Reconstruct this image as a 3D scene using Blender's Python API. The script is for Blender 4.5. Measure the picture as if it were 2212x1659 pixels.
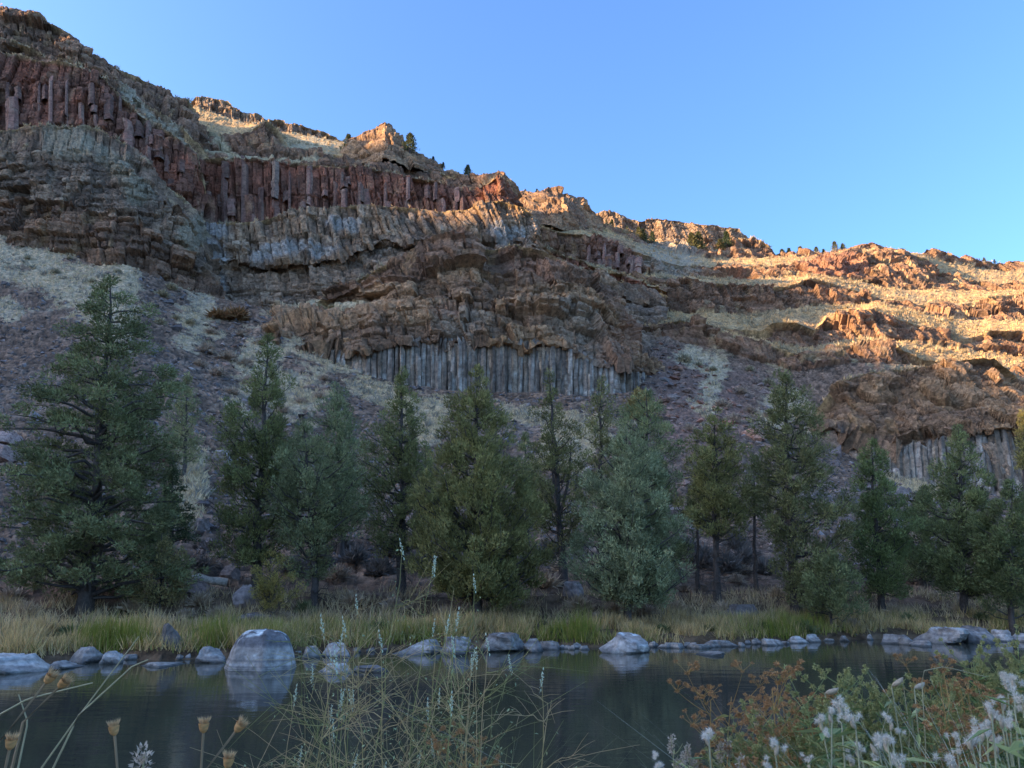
import bpy, math, random
import numpy as np
from mathutils import Vector
from mathutils.bvhtree import BVHTree

# ------------------------------------------------------------------ clear
for o in list(bpy.data.objects): bpy.data.objects.remove(o)
scene = bpy.context.scene
COL = scene.collection
rng = np.random.default_rng(7)
random.seed(7)

# ------------------------------------------------------------------ camera
CW, CH, HFOV = 2212.0, 1659.0, math.radians(67.0)
FPX = CW / 2 / math.tan(HFOV / 2)
PITCH = math.radians(14.2)
CAMZ = 2.2
cam = bpy.data.cameras.new('camera')
cam.sensor_fit = 'HORIZONTAL'; cam.angle = HFOV
cam.clip_start = 0.05; cam.clip_end = 5000
camo = bpy.data.objects.new('camera', cam); COL.objects.link(camo)
camo.location = (0, 0, CAMZ); camo.rotation_euler = (math.radians(90) + PITCH, 0, 0)
scene.camera = camo

# ------------------------------------------------------------------ sky, sun, exposure
SUN_AZ = math.radians(-100)      # from +Y (view direction) towards +X; negative = left
SUN_EL = math.radians(18)
world = bpy.data.worlds.new('World'); scene.world = world; world.use_nodes = True
nt = world.node_tree
bg = nt.nodes['Background']
sky = nt.nodes.new('ShaderNodeTexSky')
sky.sky_type = 'NISHITA'; sky.sun_disc = False
sky.sun_elevation = SUN_EL; sky.sun_rotation = SUN_AZ
sky.altitude = 900; sky.air_density = 1.0; sky.dust_density = 4.5; sky.ozone_density = 6.2
nt.links.new(sky.outputs['Color'], bg.inputs['Color'])
bg.inputs['Strength'].default_value = 0.15
sun = bpy.data.lights.new('sun', 'SUN'); sun.energy = 4.4; sun.angle = math.radians(0.6)
sun.color = (1.0, 0.71, 0.38)
suno = bpy.data.objects.new('sun', sun); COL.objects.link(suno)
sv = Vector((math.sin(SUN_AZ) * math.cos(SUN_EL), math.cos(SUN_AZ) * math.cos(SUN_EL), math.sin(SUN_EL)))
suno.rotation_euler = sv.to_track_quat('Z', 'Y').to_euler()
suno.location = (-60, 0, 60)
scene.view_settings.view_transform = 'Standard'
scene.view_settings.look = 'None'
scene.view_settings.gamma = 1.0
scene.view_settings.exposure = 1.88

# silhouette of the unseen rim behind the camera's left shoulder, shaped to set the valley's shadow edge: (across, height) pairs
RIM_E = [(-500, 40), (0, 44), (40, 46), (60, 45), (76, 44), (88, 56), (97, 62), (103, 61), (112, 68), (126, 72), (139, 73), (143, 79), (148, 92), (154, 97), (163, 104), (171, 104), (177, 98), (190, 86), (230, 80), (500, 70)]
# ------------------------------------------------------------------ helpers
CP, SP = math.cos(PITCH), math.sin(PITCH)
def ray(px, py):
    x = (np.asarray(px, float) - CW / 2) / FPX
    v = (CH / 2 - np.asarray(py, float)) / FPX
    return x, CP - v * SP, SP + v * CP
def at(px, py, D):
    """point seen at picture position (px, py) that stands D metres ahead"""
    x, y, z = ray(px, py)
    t = np.asarray(D, float) / y
    return np.stack([x * t, y * t, z * t + CAMZ], -1)
def mpp(py, D):
    return float(D / ray(0, py)[1] / FPX)
def py_of(z, D):
    # picture row of height z at distance D
    k = (np.asarray(z, float) - CAMZ) / np.asarray(D, float)
    v = (k * CP - SP) / (CP + k * SP)
    return CH / 2 - v * FPX

def hsh(ix, iy, iz, seed):
    h = (ix.astype(np.int64) * 374761393 + iy.astype(np.int64) * 668265263 + iz.astype(np.int64) * 2147483647 + seed * 1274126177) & 0xffffffff
    h = ((h ^ (h >> 13)) * 1274126177) & 0xffffffff
    h = ((h ^ (h >> 16)) * 2246822519) & 0xffffffff
    h = h ^ (h >> 15)
    return (h & 0xffffff).astype(np.float32) / np.float32(0x1000000)
def vnoise(p, seed=0):
    i = np.floor(p).astype(np.int64); f = (p - i); f = f * f * (3 - 2 * f)
    r = 0
    for dx in (0, 1):
        wx = f[:, 0] if dx else 1 - f[:, 0]
        for dy in (0, 1):
            wy = f[:, 1] if dy else 1 - f[:, 1]
            for dz in (0, 1):
                wz = f[:, 2] if dz else 1 - f[:, 2]
                r = r + wx * wy * wz * hsh(i[:, 0] + dx, i[:, 1] + dy, i[:, 2] + dz, seed)
    return r
def fbm(p, octv=4, seed=0):
    a, s, r, n = 1.0, 1.0, 0, 0
    for k in range(octv):
        r = r + a * vnoise(p * s + 17.3 * k, seed + k); n += a; a *= .5; s *= 2.03
    return r / n * 2 - 1          # about -1..1
def worley(p, seed=0):
    """F1, F2, id (0..1) of the nearest of jittered 3D cell points"""
    i = np.floor(p).astype(np.int64)
    n = len(p)
    f1 = np.full(n, 9., np.float32); f2 = f1.copy(); idv = np.zeros(n, np.float32)
    for dx in (-1, 0, 1):
        for dy in (-1, 0, 1):
            for dz in (-1, 0, 1):
                cx, cy, cz = i[:, 0] + dx, i[:, 1] + dy, i[:, 2] + dz
                a = hsh(cx, cy, cz, seed)
                d = (cx + .15 + .7 * a - p[:, 0]) ** 2 + (cy + .15 + .7 * hsh(cx, cy, cz, seed + 1) - p[:, 1]) ** 2 + (cz + .15 + .7 * hsh(cx, cy, cz, seed + 2) - p[:, 2]) ** 2
                d = d.astype(np.float32)
                m = d < f1
                f2 = np.where(m, f1, np.minimum(f2, d))
                idv = np.where(m, hsh(cx, cy, cz, seed + 3), idv)
                f1 = np.where(m, d, f1)
    return np.sqrt(f1), np.sqrt(f2), idv
def joints(p, bw, bh, seed, swirl=0.0, warp=.10):
    """uneven blocks split by layers and cross joints: id (0..1), position in the block, distance to the nearest joint"""
    h = p[:, 0] * .93 + p[:, 1] * .55; z = p[:, 2].copy()
    if swirl > 0:
        h = h + swirl * 4.0 * fbm(p / 9., 3, seed + 61); z = z + swirl * 3.5 * fbm(p / 8., 3, seed + 62)
    h = h + warp * bw * fbm(p / (1.6 * bw), 2, seed + 63); z = z + warp * bh * fbm(p / (1.9 * bw), 2, seed + 65)
    o = np.zeros_like(h)
    q = z / bh; q = q + .55 * (vnoise(np.stack([q * .8, o + 3.3, o], 1), seed + 67) - .5) * 2 * .8
    li = np.floor(q).astype(np.int64); fz = q - li
    wl = bw * (.6 + .9 * hsh(li, li * 0 + 1, li * 0, seed + 69))
    g = h / wl + 17.7 * hsh(li, li * 0 + 2, li * 0, seed + 69)
    g = g + .55 * (vnoise(np.stack([g * .8, li * 3.7, o], 1), seed + 71) - .5) * 2 * .8
    ci = np.floor(g).astype(np.int64); fx = g - ci
    i1 = hsh(ci, li, li * 0, seed + 73); i2 = hsh(ci, li, li * 0 + 1, seed + 75); i3 = hsh(ci, li, li * 0 + 2, seed + 77)
    ed = np.minimum(np.minimum(fx, 1 - fx) * wl, np.minimum(fz, 1 - fz) * bh)
    return i1, (fx - .5) * (i2 - .5) * 2, (fz - .5) * (i3 - .35) * 2, ed
def sstep(a, b, x):
    t = np.clip((x - a) / (b - a), 0, 1); return t * t * (3 - 2 * t)

def mesh(name, V, F, col=None, smooth=False):
    me = bpy.data.meshes.new(name)
    V = np.ascontiguousarray(V, np.float32); F = np.ascontiguousarray(F, np.int32)
    me.vertices.add(len(V)); me.vertices.foreach_set('co', V.ravel())
    k = F.shape[1]
    me.loops.add(F.size); me.loops.foreach_set('vertex_index', F.ravel())
    me.polygons.add(len(F))
    me.polygons.foreach_set('loop_start', np.arange(0, F.size, k, dtype=np.int32))
    if smooth: me.polygons.foreach_set('use_smooth', np.ones(len(F), bool))
    else: me.polygons.foreach_set('use_smooth', np.zeros(len(F), bool))
    if col is not None:
        a = me.color_attributes.new('Col', 'FLOAT_COLOR', 'POINT')
        c = np.ones((len(V), 4), np.float32); c[:, :3] = np.clip(col, 0, 1)
        a.data.foreach_set('color', c.ravel())
    me.update(calc_edges=True); me.validate()
    return me
def obj(name, me, mat=None, parent=None):
    o = bpy.data.objects.new(name, me); COL.objects.link(o)
    if mat is not None and len(me.materials) == 0: me.materials.append(mat)
    if parent is not None: o.parent = parent
    return o
def empty(name, loc):
    o = bpy.data.objects.new(name, None); COL.objects.link(o); o.location = loc; o.empty_display_size = .2
    return o
def tag(o, label=None, cat=None, group=None, kind=None):
    if label: o['label'] = label
    if cat: o['category'] = cat
    if group: o['group'] = group
    if kind: o['kind'] = kind
    return o

# ------------------------------------------------------------------ materials
def mat_attr(name, rough=.9, nscale=2.2, namp=.35, bump=.5, bscale=4.0, bdist=.12, spec=.15, transl=0.0, vary=0.0):
    m = bpy.data.materials.new(name); m.use_nodes = True
    t = m.node_tree; N = t.nodes; L = t.links
    b = N['Principled BSDF']; b.inputs['Roughness'].default_value = rough
    b.inputs['Specular IOR Level'].default_value = spec
    a = N.new('ShaderNodeAttribute'); a.attribute_name = 'Col'
    g = N.new('ShaderNodeNewGeometry')
    last = a.outputs['Color']
    if namp > 0:
        n1 = N.new('ShaderNodeTexNoise'); n1.inputs['Scale'].default_value = nscale; n1.inputs['Detail'].default_value = 5; n1.inputs['Roughness'].default_value = .65
        L.new(g.outputs['Position'], n1.inputs['Vector'])
        mr = N.new('ShaderNodeMapRange'); mr.inputs['From Min'].default_value = .3; mr.inputs['From Max'].default_value = .7
        mr.inputs['To Min'].default_value = 1 - namp; mr.inputs['To Max'].default_value = 1 + namp
        L.new(n1.outputs['Fac'], mr.inputs['Value'])
        mx = N.new('ShaderNodeVectorMath'); mx.operation = 'SCALE'
        L.new(last, mx.inputs[0]); L.new(mr.outputs['Result'], mx.inputs['Scale'])
        last = mx.outputs['Vector']
    if vary > 0:
        oi = N.new('ShaderNodeObjectInfo')
        mr2 = N.new('ShaderNodeMapRange'); mr2.inputs['To Min'].default_value = 1 - vary; mr2.inputs['To Max'].default_value = 1 + vary
        L.new(oi.outputs['Random'], mr2.inputs['Value'])
        m2 = N.new('ShaderNodeVectorMath'); m2.operation = 'SCALE'
        L.new(last, m2.inputs[0]); L.new(mr2.outputs['Result'], m2.inputs['Scale']); last = m2.outputs['Vector']
    L.new(last, b.inputs['Base Color'])
    if bump > 0:
        n2 = N.new('ShaderNodeTexNoise'); n2.inputs['Scale'].default_value = bscale; n2.inputs['Detail'].default_value = 6; n2.inputs['Roughness'].default_value = .7
        L.new(g.outputs['Position'], n2.inputs['Vector'])
        bp = N.new('ShaderNodeBump'); bp.inputs['Strength'].default_value = bump; bp.inputs['Distance'].default_value = bdist
        L.new(n2.outputs['Fac'], bp.inputs['Height']); L.new(bp.outputs['Normal'], b.inputs['Normal'])
    if transl > 0:
        tr = N.new('ShaderNodeBsdfTranslucent'); L.new(last, tr.inputs['Color'])
        ms = N.new('ShaderNodeMixShader'); ms.inputs['Fac'].default_value = transl
        L.new(b.outputs['BSDF'], ms.inputs[1]); L.new(tr.outputs['BSDF'], ms.inputs[2])
        L.new(ms.outputs['Shader'], N['Material Output'].inputs['Surface'])
    return m
M_ROCK = mat_attr('canyon_rock', .92, 1.9, .55, .9, 3.2, .35)
M_COLUMN = mat_attr('column_rock', .9, 1.7, .5, .9, 2.6, .3, vary=.38)
M_STONE = mat_attr('shore_stone', .85, 5.0, .5, .8, 11.0, .05, vary=.32)
M_LEAF = mat_attr('foliage', .75, 0, 0, 0, spec=.2, transl=.18)
M_BARK = mat_attr('bark', .95, 9, .4, .6, 18, .03)
M_GRASS = mat_attr('dry_blades', .8, 0, 0, 0, spec=.15, transl=.2)
M_PLANT = mat_attr('plant', .7, 0, 0, 0, spec=.2, transl=.15)

# ------------------------------------------------------------------ terrain sheets
def us_range(a, b, step=2.3):
    lo, hi = max(a, -24), min(b, CW + 24)
    mid = np.arange(lo, hi + step, step)
    left, right = [], []
    x, s = lo, step
    while x > a: s *= 1.22; x -= s; left.append(x)
    x, s = mid[-1], step
    while x < b: s *= 1.22; x += s; right.append(x)
    return np.concatenate([np.array(left[::-1]), mid, np.array(right)])
PAL = {
 'red':   ((.155, .072, .050), (.105, .060, .046), (.165, .105, .070)),
 'dark':  ((.105, .074, .056), (.150, .102, .072), (.190, .140, .088)),
 'wall':  ((.110, .092, .078), (.165, .132, .102), (.215, .185, .150)),
 'mid':   ((.120, .094, .074), (.165, .125, .088), (.230, .200, .160)),
 'stain': ((.140, .108, .078), (.118, .086, .064), (.230, .185, .120)),
 'col':   ((.150, .130, .115), (.200, .165, .132), (.330, .310, .285)),
 'ent':   ((.135, .098, .072), (.195, .140, .092), (.240, .165, .098)),
 'grass': ((.400, .305, .185), (.310, .245, .155), (.205, .175, .130)),
 'sage':  ((.330, .255, .160), (.215, .195, .150), (.150, .115, .085)),
 'talus': ((.098, .076, .062), (.130, .098, .078), (.175, .130, .100)),
 'soil':  ((.085, .062, .043), (.105, .08, .055), (.065, .05, .037)),
}
#            fbm amp/size, block amp, (w, h) , fine amp, (w, h), crack depth
DSP = {
 'red':   (1.1, 9, 1.2, (1.7, 8.0), .22, (1.0, 2.2), .7, .3, 4.),
 'dark':  (1.8, 9, 1.5, (3.2, 3.0), .34, (1.2, 1.1), .6, .9, 2.8),
 'wall':  (1.2, 9, .80, (2.6, 1.6), .20, (.9, .6), .3, .7, 1.6),
 'mid':   (1.2, 8, 1.1, (1.7, 5.0), .24, (.9, 1.2), .6, .5, 3.0),
 'stain': (1.0, 10, .70, (2.2, 6.0), .18, (.9, 2.0), .4, .4, 3.5),
 'col':   (.5, 10, .30, (.8, 6.0), .10, (.5, 2.), .2, 0, 3.),
 'ent':   (1.6, 8, 1.3, (2.8, 2.2), .34, (1.1, .9), .6, .8, 2.4),
 'grass': (.9, 12, .0, (3., 3.), .10, (.6, .6), .0, .0, 3.),
 'sage':  (1.5, 10, .55, (3.0, 2.), .14, (.8, .8), .0, .5, 1.8),
 'talus': (.9, 12, .12, (1.2, 1.0), .14, (.45, .4), .05, 0, 3.),
 'soil':  (.12, 4, .0, (3., 3.), .04, (.5, .5), .0, 0, 3.),
}
TINT = np.array((1.85, 1.50, 1.22)); TINT_G = np.array((1.5, 1.22, .90))
SHEETS = {}
def sheet(name, us, lines, tags, rows, seed, wig=3.0, paint=None, ampscale=1.0, mat=None):
    """A surface lofted through level lines; every line is a list of (px, py, D)."""
    n = len(us)
    PY, DD = [], []
    for k, ln in enumerate(lines):
        a = np.array(ln, float)
        py = np.interp(us, a[:, 0], a[:, 1]); d = np.interp(us, a[:, 0], a[:, 2])
        if wig > 0:
            q = np.stack([us / 23.0, np.full(n, k * 7.7), np.full(n, seed * 3.1)], 1)
            py = py + wig * fbm(q, 4, seed)
            q = np.stack([us / 40.0, np.full(n, k * 5.1 + 40), np.full(n, seed * 1.7)], 1)
            d = d * (1 + .010 * fbm(q, 4, seed + 9))
        PY.append(py); DD.append(d)
    py_g, d_g, tg = [], [], []
    for k in range(len(lines) - 1):
        m = rows[k]
        for j in range(m):
            t = j / m
            py_g.append(PY[k] * (1 - t) + PY[k + 1] * t)
            d_g.append(DD[k] * (1 - t) + DD[k + 1] * t); tg.append(k)
    py_g.append(PY[-1]); d_g.append(DD[-1]); tg.append(len(lines) - 2)
    py_g = np.array(py_g); d_g = np.array(d_g); tg = np.array(tg)
    R = len(py_g)
    P = at(np.broadcast_to(us, (R, n)), py_g, d_g)
    gu = np.gradient(P, axis=1); gv = np.gradient(P, axis=0)
    Nn = np.cross(gu, gv); Nn /= (np.linalg.norm(Nn, axis=2, keepdims=True) + 1e-9)
    Nn = -Nn if (Nn[R // 2, n // 2, 1] > 0 and Nn[R // 2, n // 2, 2] < 0) else Nn
    # outward = towards the river or up
    flip = (Nn[..., 1] > 0.0) & (Nn[..., 2] < 0.2)
    Nn[flip] *= -1
    col = np.zeros((R, n, 3)); off = np.zeros((R, n))
    for tname in set(tags):
        sel = np.isin(tg, [k for k in range(len(tags)) if tags[k] == tname])
        p = P[sel].reshape(-1, 3)
        fa, fs, ba, (bw, bh), na, (nw, nh), ck, la, lh = DSP[tname]
        w = p + .2 * bw * np.stack([fbm(p / bw * .7, 2, seed + 31), fbm(p / bw * .7, 2, seed + 33), fbm(p / bw * .7, 2, seed + 35)], 1)
        d = fa * fbm(p / fs, 4, seed + 1)
        ids = fbm(p / 2.0, 2, seed + 77) * .5 + .5
        if la > 0:      # uneven lava layers stepping in and out
            q = (p[:, 2] + .8 * fbm(p / 12., 2, seed + 41)) / lh
            li = np.floor(q); z0 = np.zeros_like(li)
            d = d + la * (hsh(li.astype(np.int64), z0.astype(np.int64), z0.astype(np.int64), seed + 43) - .5) * 1.6 * sstep(-.25, .3, fbm(p / 6., 2, seed + 45))
        if tname in ('grass', 'sage', 'talus', 'soil'):
            if ba > 0:
                f1, f2, ids = worley(w / np.array([bw, bw, bh]), seed + 5)
                d = d + ba * (ids - .5) * 1.3 - ck * (1 - sstep(0, .14, f2 - f1))
            e1, e2, id2 = worley(w / np.array([nw, nw, nh]), seed + 8)
            d = d + na * (id2 - .5) * 1.4
        else:
            sw = .35 if tname == 'ent' else (.12 if tname in ('dark', 'wall') else 0.)
            d = d - fa * .55 * fbm(p / fs, 4, seed + 1)
            i0, tx, tz, ed = joints(p, max(6., 2.6 * bw), max(5., 1.6 * bh), seed + 300, sw)      # buttresses
            d = d + fa * 1.05 * ((i0 - .5) * 1.3 + .8 * tx + .7 * tz)
            ids, tx, tz, ed = joints(p, bw, bh, seed + 100, sw)
            d = d + ba * ((ids - .5) * 1.2 + .45 * tx + .45 * tz) - ck * (1 - sstep(0, .22, ed))
            id2, tx, tz, ed = joints(p, nw, nh, seed + 200, sw)
            d = d + na * ((id2 - .5) * 1.5 + .6 * tx + .6 * tz) - ck * .35 * (1 - sstep(0, .12, ed))
        d = d + .10 * fbm(p * 1.9, 3, seed + 3) * (ba + .25)
        off[sel] = (d * ampscale).reshape(-1, n)
        c1, c2, c3 = [np.array(c) * (TINT_G if tname in ('grass', 'sage') else TINT) for c in PAL[tname]]
        a = sstep(-.35, .35, fbm(p / np.array([7., 7., 4.]), 4, seed + 11) + .7 * (ids - .5))[:, None]
        c = c1 * (1 - a) + c2 * a
        if tname in ('grass', 'sage', 'talus', 'soil'):
            s = sstep(.05, .5, fbm(p / np.array([2.2, 2.2, 1.2]), 4, seed + 13))[:, None]
        else:
            s = sstep(.12, .5, fbm(p / np.array([1.6, 1.6, 7.]), 4, seed + 13))[:, None] * .8
        c = c * (1 - s) + c3 * s
        k_ = .9 if tname == 'talus' else .62
        c = c * (1 - k_ / 2 + k_ * id2)[:, None] * (.85 + .3 * ids)[:, None]
        col[sel] = c.reshape(-1, n, 3)
    if paint is not None:
        paint(np.broadcast_to(us, (R, n)), py_g, P, col, off)
    P2 = P + Nn * off[..., None]
    idx = np.arange(R * n).reshape(R, n)
    F = np.stack([idx[:-1, :-1], idx[:-1, 1:], idx[1:, 1:], idx[1:, :-1]], -1).reshape(-1, 4)
    me = mesh(name, P2.reshape(-1, 3), F, col.reshape(-1, 3))
    o = obj(name, me, mat or M_ROCK)
    SHEETS[o.name] = dict(P=P2, N=Nn, us=us, py=py_g, tg=tg, tags=tags, col=col, o=o, PY=PY, DD=DD, F=F)
    return o
def back(ln, dd, dz):
    """line dd metres farther away and dz metres higher"""
    out = []
    for px, py, D in ln:
        z = at(px, py, D)[2]
        out.append((px, float(py_of(z + dz, D + dd)), D + dd))
    return out
def nrows(k, l0, l1, step=2.3, lo=4):
    a, b = np.array(l0), np.array(l1)
    xs = np.linspace(0, CW, 60)
    d = np.abs(np.interp(xs, a[:, 0], a[:, 1]) - np.interp(xs, b[:, 0], b[:, 1])).max()
    return int(max(lo, d / step))
def build(name, us, lines, tags, seed, lo=5, step=2.5, **kw):
    lo_ = max(min(l[0][0] for l in lines), us[0]); hi_ = us[-1]
    rows = []
    for k in range(len(lines) - 1):
        a, b = np.array(lines[k], float), np.array(lines[k + 1], float)
        xs = np.linspace(max(us[0], 0), min(us[-1], CW), 60)
        d = np.abs(np.interp(xs, a[:, 0], a[:, 1]) - np.interp(xs, b[:, 0], b[:, 1])).max()
        rows.append(int(max(lo, d / step)))
    return sheet(name, us, lines, tags, rows, seed, **kw)

# ---- ground: river bed edge, bank, tree flat, talus
SHORE = [(-2500, 1500), (-900, 1475), (-100, 1446), (0, 1441), (130, 1433), (190, 1424), (260, 1424), (345, 1427), (460, 1422), (563, 1424), (680, 1411), (760, 1411), (900, 1404), (985, 1405), (1090, 1400), (1170, 1399), (1345, 1400), (1560, 1395), (1760, 1385), (1920, 1380), (2040, 1379), (2110, 1377), (2212, 1372), (2500, 1368), (3600, 1350)]
def zline(pts, z, dd=0.0):
    out = []
    for px, py in pts:
        x, y, zz = ray(px, py)
        D = -CAMZ / zz * y
        D2 = D + dd
        out.append((px, float(py_of(z, D2)), float(D2)))
    return out
G = [zline(SHORE, -1.6, -5.0), zline(SHORE, -.35, -.6), zline(SHORE, .30, .7), zline(SHORE, .62, 2.6), zline(SHORE, .95, 5.0),
     [(px, float(py_of(1.6, D)), D) for px, D in [(-2500, 29), (0, 29.5), (600, 31), (1100, 33), (1700, 36), (2212, 40), (3600, 46)]],
     [(px, float(py_of(z, D)), D) for px, D, z in [(-2500, 44, 7.0), (0, 44, 7.0), (300, 44, 7), (420, 46, 6.5), (600, 46, 5.5), (1100, 48, 4.6), (1700, 50, 4.6), (2212, 54, 5), (3600, 60, 5)]],
     [(-2500, 760, 72), (0, 800, 75), (250, 770, 75), (400, 830, 74), (600, 930, 75), (800, 950, 78), (1100, 950, 80), (1400, 940, 82), (1600, 975, 80), (1800, 1030, 80), (2212, 1110, 80), (3600, 1120, 80)],
     [(-2500, 470, 118), (0, 495, 121), (100, 528, 120), (200, 560, 118), (270, 576, 117), (330, 600, 119), (400, 622, 122), (470, 642, 122), (560, 665, 120), (640, 725, 112), (700, 775, 105.5), (780, 806, 103.6), (880, 832, 102.6), (1000, 846, 102.6), (1200, 848, 102.8), (1300, 850, 103.2), (1375, 846, 106), (1405, 748, 128), (1440, 726, 136), (1520, 740, 140), (1600, 758, 142), (1660, 800, 134), (1730, 850, 124), (1790, 940, 112), (1850, 985, 106), (2050, 1040, 103), (2212, 1062, 101), (3600, 1080, 101)]]
G.append(back(G[-1], 30, 6))
def blob(px, py, cx, cy, rx, ry, rot=0):
    c, s = math.cos(rot), math.sin(rot)
    a = ((px - cx) * c + (py - cy) * s) / rx; b = (-(px - cx) * s + (py - cy) * c) / ry
    return 1 - np.sqrt(a * a + b * b)
GMASK = {}
def paint_ground(px, py, P, col, off):
    sh = px.shape
    p = P.reshape(-1, 3)
    nz = (fbm(p / 5.0, 5, 301)).reshape(sh); nf = fbm(p / 1.1, 4, 305).reshape(sh)
    n2 = fbm(p / np.array([14., 14., 9.]), 3, 309).reshape(sh)
    gr = np.array((.64, .46, .275)); gr2 = np.array((.48, .355, .225)); grey = np.array((.33, .285, .24))
    m = np.full(sh, -1.)
    for b in ((60, 560, 240, 60, .30), (170, 620, 150, 90, .5), (250, 660, 60, 120, .15), (430, 680, 60, 90, .3), (700, 770, 150, 26, .38), (850, 860, 130, 30, .42), (560, 800, 60, 120, .6), (640, 860, 80, 90, .3),
              (690, 668, 130, 20, -.12), (1500, 770, 50, 30, .2), (1540, 830, 40, 90, .3), (1740, 850, 120, 50, -.5), (1860, 980, 120, 14, .40), (2000, 1050, 100, 20, .4), (410, 1060, 40, 110, .0), (20, 670, 30, 40, 0), (1180, 900, 150, 30, .1), (1240, 960, 110, 60, 0), (930, 900, 60, 60, 0)):
        m = np.maximum(m, blob(px, py, *b))
    msk = sstep(.0, .25, 1.1 * m + .8 * nz + .55 * nf - .14) * (py < 1180)
    GMASK['m'] = msk * (py < 1180)
    c = gr * (1 - sstep(-.2, .4, nf))[..., None] + gr2 * sstep(-.2, .4, nf)[..., None]
    col[:] = col * (1 - msk[..., None]) + c * msk[..., None]
    # scattered grey sage and grass everywhere on the slope
    m2 = sstep(.18, .5, n2 + .6 * nf) * (py < 1230) * .22
    col[:] = col * (1 - m2[..., None]) + grey * m2[..., None]
    # reddish scree right of the columned bluff
    m3 = sstep(0, .4, blob(px, py, 1500, 880, 150, 140, .5) + .4 * nz) * .6 * (1 - msk)
    red = np.array((.30, .165, .12))
    col[:] = col * (1 - m3[..., None]) + red * (1 + .4 * nf[..., None]) * m3[..., None]
    # needle litter under the trees
    m4 = sstep(1225, 1262, py) * (1 - sstep(1290, 1325, py)) * sstep(-.3, .2, nz)
    col[:] = col * (1 - m4[..., None]) + np.array((.27, .15, .09)) * m4[..., None]
ground = build('ground', us_range(-2500, 3600, 3.8), G, ['soil', 'soil', 'soil', 'soil', 'soil', 'talus', 'talus', 'talus', 'talus'], 11, lo=4, step=4.2, wig=1.2, paint=paint_ground)
tag(ground, 'grassy river bank rising to a dark talus slope below the cliffs', 'ground', kind='structure')
_g = SHEETS['ground']
GB = BVHTree.FromPolygons([Vector(v) for v in _g['P'].reshape(-1, 3).tolist()], _g['F'].tolist())
def gz(x, y, default=0.0):
    h = GB.ray_cast(Vector((x, y, 400)), Vector((0, 0, -1)))
    return h[0].z if h[0] is not None else default

# ---- left massif
A2 = [(-2500, 250, 124), (-900, 300, 126), (0, 283, 129), (88, 266, 128), (116, 272, 128), (183, 278, 128), (232, 285, 129), (260, 306, 129), (292, 327, 130), (327, 362, 130), (352, 390, 131), (387, 418, 131), (422, 454, 132), (443, 485, 133), (475, 560, 135)]
A4 = [(-2500, 60, 138), (-900, 100, 140), (0, 118, 143), (70, 131, 142), (176, 143, 142), (211, 152, 142), (260, 213, 141), (302, 248, 141), (352, 283, 141), (397, 311, 141), (425, 340, 142), (450, 420, 143), (475, 520, 144)]
A6 = [(-2500, -260, 160), (-900, -200, 160), (-450, -140, 160), (-200, -45, 160), (0, 12, 160), (60, 27, 160), (120, 57, 160), (160, 82, 160), (200, 122, 160), (240, 152, 163), (300, 162, 170), (340, 182, 172), (380, 212, 172), (410, 226, 172), (440, 275, 172), (475, 350, 170)]
A5b = [(-2500, -10, 150), (-900, 20, 151), (0, 84, 150), (28, 92, 150), (105, 121, 150), (186, 140, 150), (211, 148, 151), (260, 190, 152), (302, 215, 153), (352, 248, 153), (400, 285, 153), (430, 325, 153), (475, 430, 153)]
A = [[(-2500, 520, 114), (0, 530, 118), (100, 555, 118), (200, 585, 117), (270, 605, 116), (400, 650, 121), (475, 690, 124)],
     [(-2500, 400, 118), (0, 420, 122), (150, 440, 121), (270, 480, 120), (350, 520, 122), (430, 570, 125), (475, 640, 128)],
     [(-2500, 300, 120), (0, 335, 124), (150, 330, 123), (260, 350, 123), (330, 405, 124), (400, 470, 127), (440, 520, 129), (475, 590, 132)],
     A2, back(A2, 6, 2.0), A4, back(A4, 5, 1.5), A5b, back(A5b, 3, 1.), A6, back(A6, 70, -3)]
def paint_left(px, py, P, col, off):
    sh = px.shape; p = P.reshape(-1, 3)
    n = fbm(p / np.array([3., 3., 6.]), 4, 401).reshape(sh)
    m = np.full(sh, -1.)
    for b in ((150, 310, 80, 50, .1), (230, 340, 60, 40, .4), (300, 410, 60, 40, .8), (420, 510, 40, 60, .6)):
        m = np.maximum(m, blob(px, py, *b))
    k = (sstep(0, .5, m + .5 * n) * .75)[..., None]
    c = np.array((.32, .26, .17)) * (1 + .3 * n[..., None])
    col[:] = col * (1 - k) + c * k
    # slope with brush right of the red face
    m = np.full(sh, -1.)
    for b in ((310, 240, 60, 14, .62), (370, 280, 60, 14, .62), (280, 205, 40, 12, .75)):
        m = np.maximum(m, blob(px, py, *b))
    k = (sstep(-.1, .4, m + .6 * n))[..., None]
    col[:] = col * (1 - k) + np.array((.42, .33, .22)) * k
left = build('canyon_wall', us_range(-2500, 475), A, ['dark', 'wall', 'stain', 'sage', 'red', 'sage', 'dark', 'sage', 'dark', 'sage'], 21, lo=5, paint=paint_left, wig=3.0)
tag(left, 'tallest reddish brown cliff wall stepping down from the high rim', 'cliff', kind='structure')

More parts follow.
